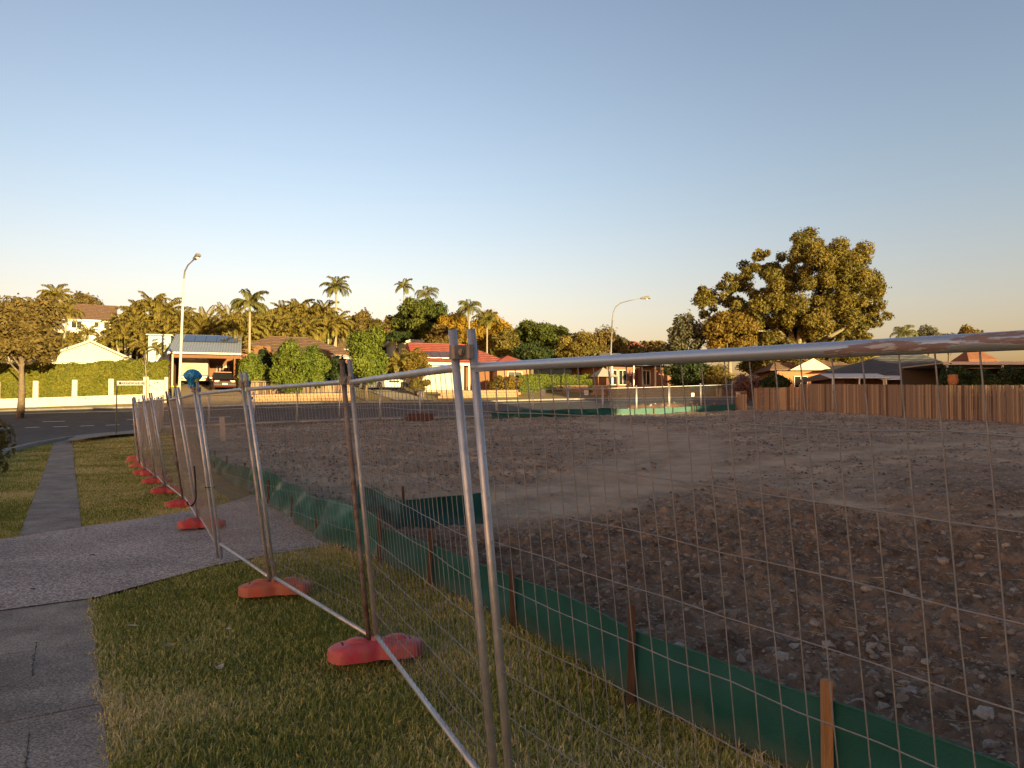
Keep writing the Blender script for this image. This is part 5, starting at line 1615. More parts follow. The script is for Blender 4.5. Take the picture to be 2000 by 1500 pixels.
# ---- brown roofed house
o = at(440, 71); zb = o.z
th = thing('house', 'low house with long brown tiled roof behind the bushes', 'house', o, RZ)
Lb = alongL(o, 690)
ze = hz(560, 691, 73) - zb; zr = hz(560, 661, 78) - zb
walls(th, 0, Lb, 0, 9, -.5, ze, M_BRICK)
roof(th, 0, Lb, 0, 9, ze, zr, 4.5, 4.5, M_BROWNROOF, oh=.6, fascia=M_TIMBER)
x_ = alongL(o, 655)
part('awning', MB().box((x_ + .4, -1.2, ze - .25), (1.9, 1.6, .08), M=Matrix.Rotation(.25, 3, 'X')), M_WHITE, th)
part('awning_post', MB().box((x_ + 1.2, -1.9, ze - 1.4), (.08, .08, 2.2)), M_WHITE, th)
o2 = at(640, 86)
th = thing('house', 'rear brown-roofed house beside the tallest palm trunk', 'house', o2, RZ)
zb = o2.z; Lz = alongL(o2, 700); ze = hz(660, 681, 86) - zb; zr = hz(660, 648, 90) - zb
walls(th, 0, Lz, 0, 8, -1, ze, M_BRICK); roof(th, 0, Lz, 0, 8, ze, zr, 0.01, 2.5, M_BROWNROOF, fascia=M_WHITE)
o3 = at(765, 98); zb = o3.z
th = thing('house', 'white-fasciaed house glimpsed under the domed fig', 'house', o3, .25)
ze = hz(800, 663, 98) - zb
walls(th, 0, 5, 0, 8, -1, ze - .4, M_WHITE); part('roof', MB().span((-.4, -.5, ze - .4), (5.2, 8, ze)), M_WHITE, th)

# ---- red roofed house
o = at(815, 70); zb = o.z
th = thing('house', 'cream house with terracotta red hipped roof in the middle distance', 'house', o, RZ)
L1 = alongL(o, 990)
ze = hz(850, 709, 71) - zb; zr = hz(850, 673, 75.5) - zb
walls(th, .4, alongL(o, 906), 0, 9, -.6, ze, M_CREAM)
walls(th, alongL(o, 907), L1 - .3, .6, 9, -.6, ze, M_TIMBER, 'timber_wall')
rf = roof(th, 0, L1, 0, 9, ze, zr, .5, 3.4, M_REDROOF, fascia=M_WHITE, oh=.5)
part('corner_post', MB().box((alongL(o, 915), -.2, ze / 2 - .3), (.14, .14, ze + .4)), M_WHITE, th)
xa, xb = alongL(o, 832), alongL(o, 898)
sl = (zr - ze) / 5.0
for k in range(4):
    a = xa + (xb - xa) * k / 4; bq = xa + (xb - xa) * (k + 1) / 4 - .05
    z = lambda y: ze + (y + .5) * sl + .09
    part('solar_panel', MB().add([(a, .5, z(.5)), (bq, .5, z(.5)), (bq, 2.2, z(2.2)), (a, 2.2, z(2.2)), (a, .5, z(.5) - .05), (bq, .5, z(.5) - .05)], [(0, 1, 2, 3), (0, 4, 5, 1)]), mat('old_solar', (.10, .065, .065), .25), rf)
# front wing with its own small hip
xw0, xw1 = alongL(o, 905), alongL(o, 975)
def wing(th, xw0, xw1, yf, ze, zr, m):
    xm = (xw0 + xw1) / 2; oh = .4
    vs = [(xw0 - oh, yf, ze), (xw1 + oh, yf, ze), (xw1 + oh, yf + 6, ze), (xw0 - oh, yf + 6, ze), (xm, yf + 2.0, zr), (xm, yf + 6, zr)]
    return part('wing_roof', MB().add(vs, [(0, 1, 4), (1, 2, 5, 4), (2, 3, 5), (3, 0, 4, 5), (3, 2, 1, 0)]), m, th)
wing(th, alongL(o, 962), alongL(o, 1032), -1.2, ze - .12, hz(995, 692, 72) - zb, M_REDROOF)
walls(th, alongL(o, 966), alongL(o, 1028), -.8, 5, -.6, ze - .14, M_OBRICK, 'wing_wall')
window(th, alongL(o, 1000), -.8, ze - 1.3, 1.4, 1.1)

# ---- front garden pieces of the middle houses
o = at(488, 61.2)
def block_wall(label, u0, D0, u1, rows, bl, bh, m, seed):
    o = at(u0, D0); L = alongL(o, u1)
    th = thing('block_wall', label, 'wall', o, RZ)
    r = random.Random(seed)
    n = int(L / bl)
    me = MB().box((0, 0, 0), (bl - .015, .2, bh - .015)).mesh('block', m)
    for k in range(rows):
        for j in range(n):
            x = (j + .5 + (.5 if k % 2 else 0)) * bl
            gx_, gy_ = o.x + .946 * x, o.y + .325 * x
            link('block', me, th, (x, r.uniform(-.01, .01), zt(gx_, gy_) - o.z + bh * (k + .5) - .05))
    return th
M_BLOCK = mat('sandy_block', (.40, .27, .16), .9, col2=(.30, .20, .12), scale=6, bump=.4, bscale=20)
block_wall('low sandy block wall below the timber palings and bushes', 488, 60.3, 690, 3, .46, .21, M_BLOCK, 4)
block_wall('low orange block wall in front of the red-roofed house', 855, 66.5, 1012, 3, .46, .22, mat('orange_block', (.38, .25, .155), .9, col2=(.30, .19, .12), scale=6, bump=.3), 5)
block_wall('low orange block wall beside the clipped green hedge', 1080, 73.0, 1150, 3, .46, .24, MATS['orange_block'], 6)
p = at(490, 61.6); q_ = Vector((p.x, p.y)) + RD * alongL(p, 690)
paling_fence('sunlit low timber palings behind the sandy block wall', [(p.x, p.y), (q_.x, q_.y)], 1.25, 9, .13)
dr_l = [(at(u, D).x, at(u, D).y) for u, D in ((772, 63.9), (752, 65.5), (716, 69.5))]
dr_r = [(at(u, D).x, at(u, D).y) for u, D in ((852, 64.8), (815, 66.5), (772, 70.2))]
t_ = link('house_driveway', drape('house_driveway', dr_l, dr_r, .05, 16, 8, mat('pale_concrete', (.38, .34, .29), .9, col2=(.32, .28, .24), scale=2, bump=.2)))
tag(t_, kind='structure')

# ---- white wall, pillars and gate on the left, hedge behind
o = at(-30, 55.0)
Lw = alongL(o, 300)
wl_ = thing('garden_wall', 'low cream garden wall with square pillars under the hedge', 'wall', o, RZ)
mb = MB()
n = 24
for j in range(n):
    a, b = Lw * j / n, Lw * (j + 1) / n
    xm = (a + b) / 2; z = zt(o.x + .946 * xm, o.y + .325 * xm) - o.z
    mb.span((a + .001, -.1, z - .3), (b - .001, .1, z + .62))
part('low_wall', mb, M_CREAM, wl_)
for u in (-5, 70, 146, 217):
    x = alongL(o, u); z = zt(o.x + .946 * x, o.y + .325 * x) - o.z
    part('pillar', MB().span((x - .17, -.16, z - .3), (x + .17, .16, z + 1.86)), M_CREAM, wl_, bevel=.02)
x0 = alongL(o, 283); x1 = alongL(o, 328)
g = Vector((o.x + .946 * x0, o.y + .325 * x0, 0)); g.z = zt(g.x, g.y)
gt = thing('gate', 'solid cream gate panel between two pillars left of the carport', 'gate', g, RZ)
Lg = x1 - x0
part('gate_leaf', MB().span((.3, -.06, -.15), (Lg - .25, .06, 1.72)), M_CREAM, gt)
part('pillar', MB().span((-.12, -.2, -.3), (.26, .2, 1.95)), M_CREAM, gt, bevel=.02)
part('pillar', MB().span((Lg - .24, -.2, -.3), (Lg, .2, 1.95)), M_CREAM, gt, bevel=.02)
mbp = MB(); mbp.span((.5, -.075, .2), (Lg - .45, -.062, .78)); mbp.span((.5, -.075, .9), (Lg - .45, -.062, 1.55))
part('inset_panel', mbp, M_CREAM, gt)
nrm = Vector((-.325, .946))
p = Vector((o.x, o.y)) + nrm * .75; q_ = p + RD * alongL(o, 326)
hedge('tall clipped green hedge behind the cream pillars', (p.x, p.y), (q_.x, q_.y), 2.95, 1.2, 'hedge', 400, 42000, .085, .3)

# ---- wheelie bin by the carport
o = at(343, 59.6)
bn = thing('wheelie_bin', 'wheelie bin with yellow lid beside the white lamp post', 'bin', o, RZ)
part('bin_body', MB().add([(-.22, -.25, .08), (.22, -.25, .08), (.22, .25, .08), (-.22, .25, .08), (-.29, -.34, 1.0), (.29, -.34, 1.0), (.29, .36, 1.0), (-.29, .36, 1.0)], [(3, 2, 1, 0), (4, 5, 6, 7), (0, 1, 5, 4), (1, 2, 6, 5), (2, 3, 7, 6), (3, 0, 4, 7)]), mat('bin_green', (.10, .09, .04), .6), bn, bevel=.02)
part('lid', MB().add([(-.32, -.40, 1.003), (.32, -.40, 1.003), (.32, .40, 1.003), (-.32, .40, 1.003), (-.28, -.34, 1.10), (.28, -.34, 1.10), (.28, .40, 1.14), (-.28, .40, 1.14)], [(3, 2, 1, 0), (4, 5, 6, 7), (0, 1, 5, 4), (1, 2, 6, 5), (2, 3, 7, 6), (3, 0, 4, 7)]), mat('bin_yellow', (.60, .42, .03), .5), bn)
for s in (-1, 1):
    part('wheel', MB().lathe([(.10, -.03), (.10, .03)], 12, (s * .25, .3, .10), 'X'), mat('rubber', (.02, .02, .02), .8), bn)

# ---- right-hand house behind the far fence
o = at(1178, 78); zb = o.z
th = thing('house', 'shaded house with dark roof and porch behind the right-hand lamp', 'house', o, RZ)
Lr = alongL(o, 1330)
ze = hz(1240, 711, 79) - zb; zr = hz(1240, 691, 83) - zb
walls(th, .4, Lr, 0, 9, -1, ze, M_BRICK); roof(th, 0, Lr, 0, 9, ze, zr, 3, 3, M_DARKROOF, oh=1.2, fascia=M_DARKROOF)
for k, u in enumerate((1197, 1216, 1262)):
    window(th, alongL(o, u), 0, ze - 1.4, .9, 1.5, mull=1)
part('door', MB().box((alongL(o, 1238), -.04, ze - 1.6), (.9, .06, 2.1)), mat('maroon_door', (.12, .03, .03), .5), th)
for u in (1186, 1228, 1270):
    part('porch_post', MB().box((alongL(o, u), -1.1, ze / 2 - .5), (.12, .12, ze + .9)), M_WHITE, th)
g = at(1178, 74)
gz = thing('garden_shelter', 'small grey pyramid shelter in front of the shaded house', 'shelter', g, RZ)
part('canopy', MB().add([(-1.1, -1.1, 1.5), (1.1, -1.1, 1.5), (1.1, 1.1, 1.5), (-1.1, 1.1, 1.5), (0, 0, 2.45)], [(0, 1, 4), (1, 2, 4), (2, 3, 4), (3, 0, 4), (3, 2, 1, 0)]), mat('grey_canvas', (.30, .29, .27), .8), gz)
for sx in (-1, 1):
    for sy in (-1, 1): part('leg', MB().box((sx * .98, sy * .98, .7), (.07, .07, 1.58)), M_TIMBER, gz)
block_wall('orange brick planter wall below the grey shelter', 1155, 71.8, 1206, 4, .40, .24, MATS['orange_block'], 8)
block_wall('brown brick retaining wall lit behind the far fence', 1212, 72.6, 1440, 3, .46, .24, M_BRICK, 10)
# reddish bark bank below it
bl_ = [(x, rline(13.2, x)) for x in np.linspace(9.0, 30, 12)]; bh_ = [(x, rline(15.6, x)) for x in np.linspace(8.5, 30, 12)]
s_ = np.linspace(0, 1, 40); a_ = polyat(bl_, s_); b_ = polyat(bh_, s_); t_ = np.linspace(0, 1, 10)[None, :, None]
QQ = a_[:, None] * (1 - t_) + b_[:, None] * t_
bk = link('bark_bank', gridmesh('bark_bank', QQ[..., 0][:, ::-1], QQ[..., 1][:, ::-1], (ztn(QQ[..., 0], QQ[..., 1]) + .02 + .45 * np.sin(PI * t_[..., 0] * .6) + .08 * fbm(QQ[..., 0] * 3, QQ[..., 1] * 3, 3, 4))[:, ::-1], mat('red_bark', (.20, .085, .045), .95, col2=(.29, .14, .075), scale=4, bump=.8, bscale=12)))
tag(bk, kind='structure')
# distant roofs
o = at(1205, 130); zb = o.z
th = thing('house', 'distant house with orange-red hipped roof above the dark roof', 'house', o, -.1)
ze = hz(1240, 682, 130) - zb; zr = hz(1240, 668, 134) - zb
walls(th, 0, 5.8, 0, 8, -2, ze, M_WHITE); roof(th, 0, 5.8, 0, 8, ze, zr, 2.8, 2.8, M_REDROOF, fascia=M_WHITE)
o = at(1218, 122); zb = o.z
th = thing('house', 'distant house with dull orange roof in front of the red one', 'house', o, -.05)
ze = hz(1260, 692, 122) - zb; zr = hz(1260, 676, 126) - zb
walls(th, 0, 8.0, 0, 8, -2, ze, M_CREAM); roof(th, 0, 8, 0, 8, ze, zr, 3.0, 3.0, M_ORROOF)

# ---- houses behind the paling fence
RZ2 = -.10
o = at(1640, 56); zb = o.z
th = thing('house', 'house with dark blue tiled hip roof behind the palings', 'house', o, RZ2)
ze = hz(1720, 733, 56) - zb; zr = hz(1780, 694, 61) - zb
walls(th, .5, 8.2, .5, 9, -.8, ze, M_BRICK)
rf = roof(th, .3, 8.4, .3, 9.2, ze, zr, 5.4, 1.4, M_DARKROOF, oh=.7, courses=12, fascia=M_TIMBER)
for k, (u0, u1, dz, lbl) in enumerate(((1622, 1735, 0, 'left'), (1722, 1834, -.10, 'right'))):
    D = 53.2
    a = P(u0, 737, D); b = P(u1, 740, D)
    e = thing('awning', 'flat white patio awning behind the palings, %s of the pair' % lbl, 'awning', (a.x, D, zt(a.x, D)), -.06)
    z = a.z - zt(a.x, D) + dz
    w = b.x - a.x
    part('sheet', MB().add([(0, 0, z), (w, 0, z), (w + .2, 2.6, z + .38), (.2, 2.6, z + .38), (0, 0, z - .07), (w, 0, z - .07), (w + .2, 2.6, z + .31), (.2, 2.6, z + .31)], [(0, 1, 2, 3), (7, 6, 5, 4), (0, 4, 5, 1), (1, 5, 6, 2), (2, 6, 7, 3), (3, 7, 4, 0)]), mat('white_awning', (.70, .69, .66), .5), e)
    for x in (.2, w * .5, w - .2): part('leg', MB().box((x, .15, z / 2 - .06), (.09, .09, z - .02)), M_WHITE, e)
o = at(1512, 74); zb = o.z
th = thing('house', 'house with small sunlit cream gable left of the dark tiled roof', 'house', o, RZ2)
ze = hz(1570, 722, 74) - zb; zr = hz(1570, 704, 77) - zb
walls(th, .3, 7.5, 0, 8, -.8, ze, M_OBRICK); roof(th, 0, 8, 0, 8, ze, zr, 1.5, 1.5, M_BROWNROOF)
xg = 3.4
part('gable', MB().prism([(xg - 2.1, ze - .1), (xg + 1.9, ze - .1), (xg + .1, zr - .05)], -.75, -.55, 1), M_CREAM, th)
window(th, xg - .9, 0, ze - 1.2, 1.2, 1.1); window(th, xg + 1.2, 0, ze - 1.2, 1.2, 1.1)
part('canopy_roof', MB().add([(4.4, -2.2, ze - .25), (9.2, -2.2, ze - .1), (8.2, 1.2, ze + .55), (4.9, 1.2, ze + .4)], [(0, 1, 2, 3)]), M_DARKROOF, th)
o = at(1850, 47); zb = o.z
th = thing('patio', 'long flat patio roof with pale fascia at the right edge', 'patio', o, -.05)
z = hz(1900, 708, 47) - zb
part('roof_sheet', MB().span((-.2, 0, z - .06), (9.5, 5.5, z + .02)), mat('tan_sheet', (.35, .27, .18), .7), th)
part('fascia', MB().span((-.22, -.05, z - .14), (9.5, -.002, z + .05)), mat('pink_fascia', (.62, .55, .50), .6), th)
for x in (.1, 3.4, 6.8): part('post', MB().box((x, .12, z / 2 - .1), (.10, .10, z - .1)), M_WHITE, th)
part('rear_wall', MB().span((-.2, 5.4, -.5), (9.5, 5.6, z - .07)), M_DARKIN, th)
o = at(1895, 70); zb = o.z
th = thing('house', 'terracotta tiled house peeping over the patio roof', 'house', o, 0)
ze = hz(1925, 703, 70) - zb; zr = hz(1925, 689, 74) - zb
walls(th, 0, 2.3, 0, 2.6, -1, ze, M_OBRICK); roof(th, 0, 2.3, 0, 2.6, ze, zr, .7, .7, M_ORROOF, oh=.2)
o = at(1862, 42.5)
pt = link('flower_pot', MB().lathe([(.16, 0), (.24, .10), (.28, .32), (.24, .50), (.26, .54), (.26, .60), (.20, .60), (.19, .5)], 18).mesh('flower_pot', mat('terracotta', (.42, .17, .07), .7), True), None, (o.x, o.y, hz(1862, 753, 42.5)))
tag(pt, 'orange terracotta pot on a stand behind the palings', 'pot')
std = thing('plant_stand', 'dark stand carrying the terracotta pot behind the palings', 'stand', (o.x, o.y, o.z))
hh = hz(1862, 753, 42.5) - o.z
part('stand_top', MB().box((0, 0, hh - .03), (.5, .5, .05)), M_TIMBER, std)
for sx in (-1, 1):
    for sy in (-1, 1): part('leg', MB().box((sx * .2, sy * .2, (hh - .06) / 2), (.05, .05, hh - .06)), M_TIMBER, std)

# ================================================================ VEHICLES
M_TYRE = mat('tyre_rubber', (.018, .018, .018), .85)
M_RIM = mat('alloy_rim', (.45, .45, .46), .35, .8)
M_LAMP = mat('headlamp_lens', (.65, .65, .62), .15, spec=.8)
M_PLATE = mat('number_plate', (.75, .74, .66), .5)
def car(label, loc, rz, paint, L=4.3, W=1.78, H=1.48, suv=False, name='car', cat='car', rack=False, group=None):
    th = thing(name, label, cat, loc, rz, group)
    h = L / 2; gc = .22 if suv else .17; belt = H * .60; hood = belt * .93
    body = [(-h, gc + .1), (-h + .02, belt * .75), (-h + .12, belt), (h * .28, belt), (h * .34, hood), (h - .22, hood * .88), (h - .04, hood * .70), (h, gc + .18), (h - .08, gc), (-h + .08, gc)]
    bo = part('body', MB().prism(body, -W / 2, W / 2, 1), paint, th, bevel=.07)
    if suv: cab = [(-h + .10, belt - .01), (-h + .30, H - .06), (-h + .5, H), (h * .06, H), (h * .12, H - .03), (h * .42, belt - .01)]
    else: cab = [(-h + .15, belt - .01), (-h * .52, H - .04), (-h * .40, H), (h * .02, H), (h * .08, H - .03), (h * .46, belt - .01)]
    n = len(cab)
    vs = []
    for s in (-1, 1):
        for (x, z) in cab:
            f = (z - belt) / (H - belt)
            vs.append((x, s * (W / 2 - .05 - .17 * f), z))
    fs = [tuple(range(n)), tuple(range(2 * n - 1, n - 1, -1))] + [(i, n + i, n + (i + 1) % n, (i + 1) % n) for i in range(n)]
    cb = part('glasshouse', MB().add(vs, fs), M_GLASS, th)
    yt = W / 2 - .05 - .17
    xr0, xr1 = cab[2][0], cab[3][0]
    part('roof_panel', MB().box(((xr0 + xr1) / 2, 0, H + .012), (xr1 - xr0 + .12, 2 * yt + .03, .05)), paint, th, bevel=.02)
    pl = MB()
    for s in (-1, 1):
        for (a, b) in ((cab[4], cab[5]), (cab[1], cab[0])):
            fa = (a[1] - belt) / (H - belt)
            pl.bar((a[0], s * (W / 2 - .045 - .17 * fa), a[1]), (b[0], s * (W / 2 - .045), b[1]), .07, .07)
        xm = (xr0 + xr1) / 2
        pl.bar((xm, s * (yt + .01), H), (xm + .02, s * (W / 2 - .045), belt), .08, .05)
    part('pillar', pl, paint, cb)
    for s in (-1, 1):
        for x in (-h * .60, h * .62):
            r = .36 if suv else .315
            ty = part('tyre', MB().lathe([(r * .6, -.10), (r * .94, -.11), (r, -.07), (r, .07), (r * .94, .11), (r * .6, .10)], 20, (x, s * (W / 2 - .08), r), 'Y'), M_TYRE, th, True)
            part('rim', MB().lathe([(r * .62, -.03), (r * .58, .115), (r * .2, .09), (.02, .10)] if s > 0 else [(.02, -.10), (r * .2, -.09), (r * .58, -.115), (r * .62, .03)], 12, (x, s * (W / 2 - .08), r), 'Y'), M_RIM, ty)
        part('headlight', MB().box((h - .09, s * (W / 2 - .30), hood * .80), (.10, .38, .14), M=Matrix.Rotation(.25, 3, 'Y')), M_LAMP, th, bevel=.02)
        part('mirror', MB().box((h * .36, s * (W / 2 + .09), belt + .08), (.10, .20, .13)), paint, th, bevel=.02)
        part('tail_light', MB().box((-h + .01, s * (W / 2 - .16), belt * .85), (.06, .2, .26)), mat('red_lens', (.35, .01, .01), .3), th)
    part('bumper', MB().box((h - .01, 0, gc + .20), (.10, W - .10, .18)), mat('dark_bumper', (.03, .03, .032), .6) if not suv else paint, th, bevel=.03)
    part('grille', MB().box((h - .02, 0, hood * .70), (.06, W * .55, .16)), M_DARKIN, th)
    part('number_plate', MB().box((h + .045, 0, gc + .26), (.015, .38, .12)), M_PLATE, th)
    if rack:
        rk = MB()
        for s in (-1, 1): rk.bar((xr0 + .1, s * .62, H + .16), (xr1 - .05, s * .62, H + .16), .045)
        for k in range(5):
            x = xr0 + .1 + (xr1 - xr0 - .15) * k / 4
            rk.bar((x, -.62, H + .20), (x, .62, H + .20), .04)
            for s in (-1, 1): rk.bar((x, s * .62, H + .02), (x, s * .62, H + .30), .04)
        for s in (-1, 1): rk.bar((xr0 + .1, s * .62, H + .30), (xr1 - .05, s * .62, H + .30), .04)
        part('roof_rack', rk, M_WHITE, th)
    return th
FRONT = RZ - PI / 2
def on(u, D, dz=.05):
    g = at(u, D); return (g.x, g.y, g.z + dz)
car('dark maroon car parked nose out under the carport', on(435, 64.0), FRONT + .10, mat('maroon_paint', (.10, .022, .02), .25, .3, coat=.6), 4.3, 1.78, 1.46)
car('white four-wheel drive with roof rack on the sloping driveway', on(744, 69.5), FRONT + .35, mat('white_car_paint', (.72, .72, .70), .3, coat=.6), 4.7, 1.9, 1.85, True, rack=True)
# heap of reddish fill and rubble between the far fence and the road
def heap():
    n, m = 60, 16
    us = np.linspace(1195, 1436, n)
    A = np.array([tuple(farpt(u)) for u in us])
    t = np.linspace(0, 1, m)[None]
    X = A[:, :1] + 0 * t - .33 * 0; Y = A[:, 1:] + .35 + 3.6 * t
    e = np.sin(np.linspace(0, PI, n)) ** .45
    H = (np.sin(PI * t ** .8)) * e[:, None] * (.50 + .6 * (fbm(X * .7, Y * .7, 3, 60) - .4)) + (fbm(X * 4, Y * 4, 3, 61) - .5) * .22 * e[:, None]
    Z = ztn(X, Y) + .05 + np.maximum(H, -.02)
    o = link('earth_heap', gridmesh('earth_heap', X[:, ::-1], Y[:, ::-1], Z[:, ::-1], mat('red_fill', (.21, .10, .065), .95, col2=(.14, .08, .055), scale=3, bump=.9, bscale=14)))
    tag(o, 'long low heap of reddish fill just behind the far fence', 'earth heap')
    r = random.Random(3)
    for k in range(26):
        a = r.randrange(6, n - 6); b = r.randrange(2, 12)
        s_ = r.uniform(.08, .22)
        link('stone', ROCKS[k % 12], o, (float(X[a, b]), float(Y[a, b]), float(Z[a, b])), (r.random(), r.random(), r.random() * 6), (s_, s_, s_ * .8))
heap()
# caravan in the carport
o = at(378, 65.5)
cv = thing('caravan', 'cream caravan stored under the carport with emblem on its end', 'caravan', (o.x, o.y, o.z + .05), RZ)
M_CV = mat('caravan_cream', (.42, .34, .25), .5, col2=(.37, .30, .225), scale=3)
part('body', MB().span((-1.12, 0, .95), (1.12, 4.2, 2.35)), M_CV, cv, bevel=.08)
part('roof_pod', MB().span((-1.05, .1, 2.34), (1.05, 4.0, 2.52)), M_WHITE, cv, bevel=.05)
part('lower_skirt', MB().span((-1.14, -.04, .55), (1.14, 4.2, .94)), M_WHITE, cv, bevel=.03)
part('trim_strip', MB().span((-1.10, -.045, .945), (1.10, -.005, 1.0)), M_DARKIN, cv)
em = MB().add([(-.75, -.012, 1.62), (-.45, -.012, 1.5), (-.40, -.012, 1.62), (-.1, -.012, 1.74), (-.45, -.012, 1.78)], [(0, 1, 2, 3, 4)])
for k in range(4): em.box((-.25 + .22 * k, -.01, 1.62), (.10, .01, .24))
part('emblem', em, mat('olive_print', (.30, .27, .12), .6), cv)
part('vent_light', MB().span((-.5, -.05, 2.28), (.1, -.005, 2.38)), M_LAMP, cv)
for s in (-1, 1):
    part('wheel', MB().lathe([(.33, -.1), (.33, .1)], 18, (s * 1.0, 2.1, .33), 'X'), M_TYRE, cv)
    part('tail_lamp', MB().box((s * .95, -.05, .74), (.22, .03, .12)), MATS['red_lens'], cv)
part('drawbar', MB().bar((0, 4.2, .5), (0, 5.3, .45), .1), M_STEEL, cv)

# ================================================================ STREET FURNITURE
M_LAMPW = mat('white_lamp_post', (.62, .60, .56), .5, col2=(.52, .50, .47), scale=6)
M_LAMPG = mat('galvanised_lamp_post', (.20, .20, .20), .55, .3)
def lamp(label, base, pts, m, r0, head_dir):
    th = thing('street_lamp', label, 'street lamp', base, 0, 'street lamps along the road')
    b = Vector(base)
    q = [Vector(p) - b for p in pts]
    k = len(q)
    part('pole', MB().tube([Vector((0, 0, -.2))] + q[:2], [r0, r0 * .85, r0 * .62], 10), m, th, True)
    part('arm', MB().tube([q[1] - Vector((0, 0, .1))] + q[1:], [r0 * .60] + [r0 * (.58 - .28 * i / k) for i in range(len(q) - 1)], 8), M_LAMPG, th, True)
    part('base_plate', MB().lathe([(r0 * 2, -.1), (r0 * 2, .03), (r0 * 1.3, .06), (r0 * 1.2, .5)], 12), m, th)
    e = q[-1]; d = Vector(head_dir).normalized()
    M = d.to_track_quat('X', 'Z').to_matrix()
    hd = part('luminaire', MB().add([tuple(M @ Vector(v) + e) for v in ((-.1, -.12, -.09), (.72, -.19, -.11), (.72, .19, -.11), (-.1, .12, -.09), (-.1, -.09, .08), (.6, -.15, .15), (.6, .15, .15), (-.1, .09, .08))],
                                   [(3, 2, 1, 0), (4, 5, 6, 7), (0, 1, 5, 4), (1, 2, 6, 5), (2, 3, 7, 6), (3, 0, 4, 7)]), mat('lamp_housing', (.20, .19, .175), .5), th, bevel=.03)
    part('lens', MB().lathe([(.02, -.10), (.10, -.08), (.13, 0)], 12, tuple(M @ Vector((.38, 0, -.09)) + e)), M_LAMP, hd, True)
    return th
D0 = 57.6
b = at(349, D0)
lamp('tall white street lamp with kinked arm left of the carport', b, [P(355, 640, D0), P(359, 545, D0 - .1), P(361, 530, D0 - .3), P(367, 518, D0 - .7), P(377, 508.5, D0 - 1.3), P(380, 505, D0 - 1.5)], M_LAMPW, .105, (.8, -.7, .35))
D0 = 66.9
b = at(1190, D0)
lamp('grey street lamp with long curved arm above the far fence', b, [P(1193, 690, D0), P(1196, 625, D0), P(1198, 610, D0), P(1203, 599, D0), P(1212, 592, D0 - .1), P(1226, 588, D0 - .2), P(1254, 582, D0 - .6)], M_LAMPG, .085, (1, -.15, .05))

# street name sign
D0 = 40.0
b = at(228, D0)
sg = thing('street_sign', 'white street name sign on a thin post reading Ridgewood', 'sign', b, 0)
zt_ = P(228, 743, D0).z - b.z
part('post', MB().tube([(0, 0, -.2), (0, 0, zt_)], .035, 8), mat('grey_green_post', (.16, .17, .14), .6), sg, True)
x1 = (283 - 228) / 1500 * D0
zc = P(228, 748.5, D0).z - b.z
bl = part('blade', MB().span((.02, -.03, zc - .12), (x1, -.008, zc + .12)), M_SIGNW, sg)
part('border', MB().span((.02, -.035, zc + .121), (x1, -.004, zc + .135)).span((.02, -.035, zc - .135), (x1, -.004, zc - .121)), mat('sign_black', (.02, .02, .022), .6), bl)
part('council_mark', MB().span((.12, -.036, zc - .06), (.25, -.031, zc + .07)), mat('sign_dark_green', (.03, .08, .05), .6), bl)
def text(txt, size, m, parent, loc, rot):
    cu = bpy.data.curves.new('lettering', 'FONT'); cu.body = txt; cu.size = size; cu.align_x = 'CENTER'; cu.align_y = 'CENTER'; cu.extrude = .002; cu.offset = .004
    tmp = bpy.data.objects.new('tmp_text', cu); COL.objects.link(tmp)
    dg = bpy.context.evaluated_depsgraph_get(); dg.update()
    me = bpy.data.meshes.new_from_object(tmp.evaluated_get(dg)); me.name = 'lettering'
    me.materials.clear(); me.materials.append(m)
    bpy.data.objects.remove(tmp)
    o = link('lettering', me, parent, loc, rot)
    return o
text('RIDGEWOOD RD', .155, MATS['sign_black'], bl, ((x1 + .30) / 2, -.034, zc), (PI / 2, 0, 0))

# ================================================================ SMALL THINGS
# stack of sleepers at the back of the lot
p = farpt(824); ox, oy = p.x, p.y - 1.3
sk = thing('sleeper_stack', 'low stack of dark red-brown sleepers before the far fence', 'timber stack', (ox, oy, zt(ox, oy) + .08), RZ)
for k in range(2):
    for j in range(3):
        part('sleeper', MB().box((.05 * k, -.25 + .24 * j, .14 + .21 * k), (1.65, .22, .2)), mat('red_sleeper', (.085, .035, .03), .85, col2=(.13, .06, .05), scale=5), sk)
for s in (-1, 1): part('bearer', MB().box((s * .6, 0, 0), (.1, .8, .1)), M_TIMBER, sk)
# pale board leaning on the lot
g = G(436, 866)
bd = thing('leaning_board', 'pale narrow board propped upright on the dirt behind the fence', 'board', (g.x, g.y, g.z + .03), .3)
part('board', MB().bar((0, 0, 0), (-.08, .12, 1.10), .22, .02), mat('pale_board', (.48, .43, .38), .8, col2=(.4, .36, .32), scale=4), bd)
part('prop', MB().bar((.04, .5, .02), (-.06, .12, .85), .05, .04), M_STAKE, bd)
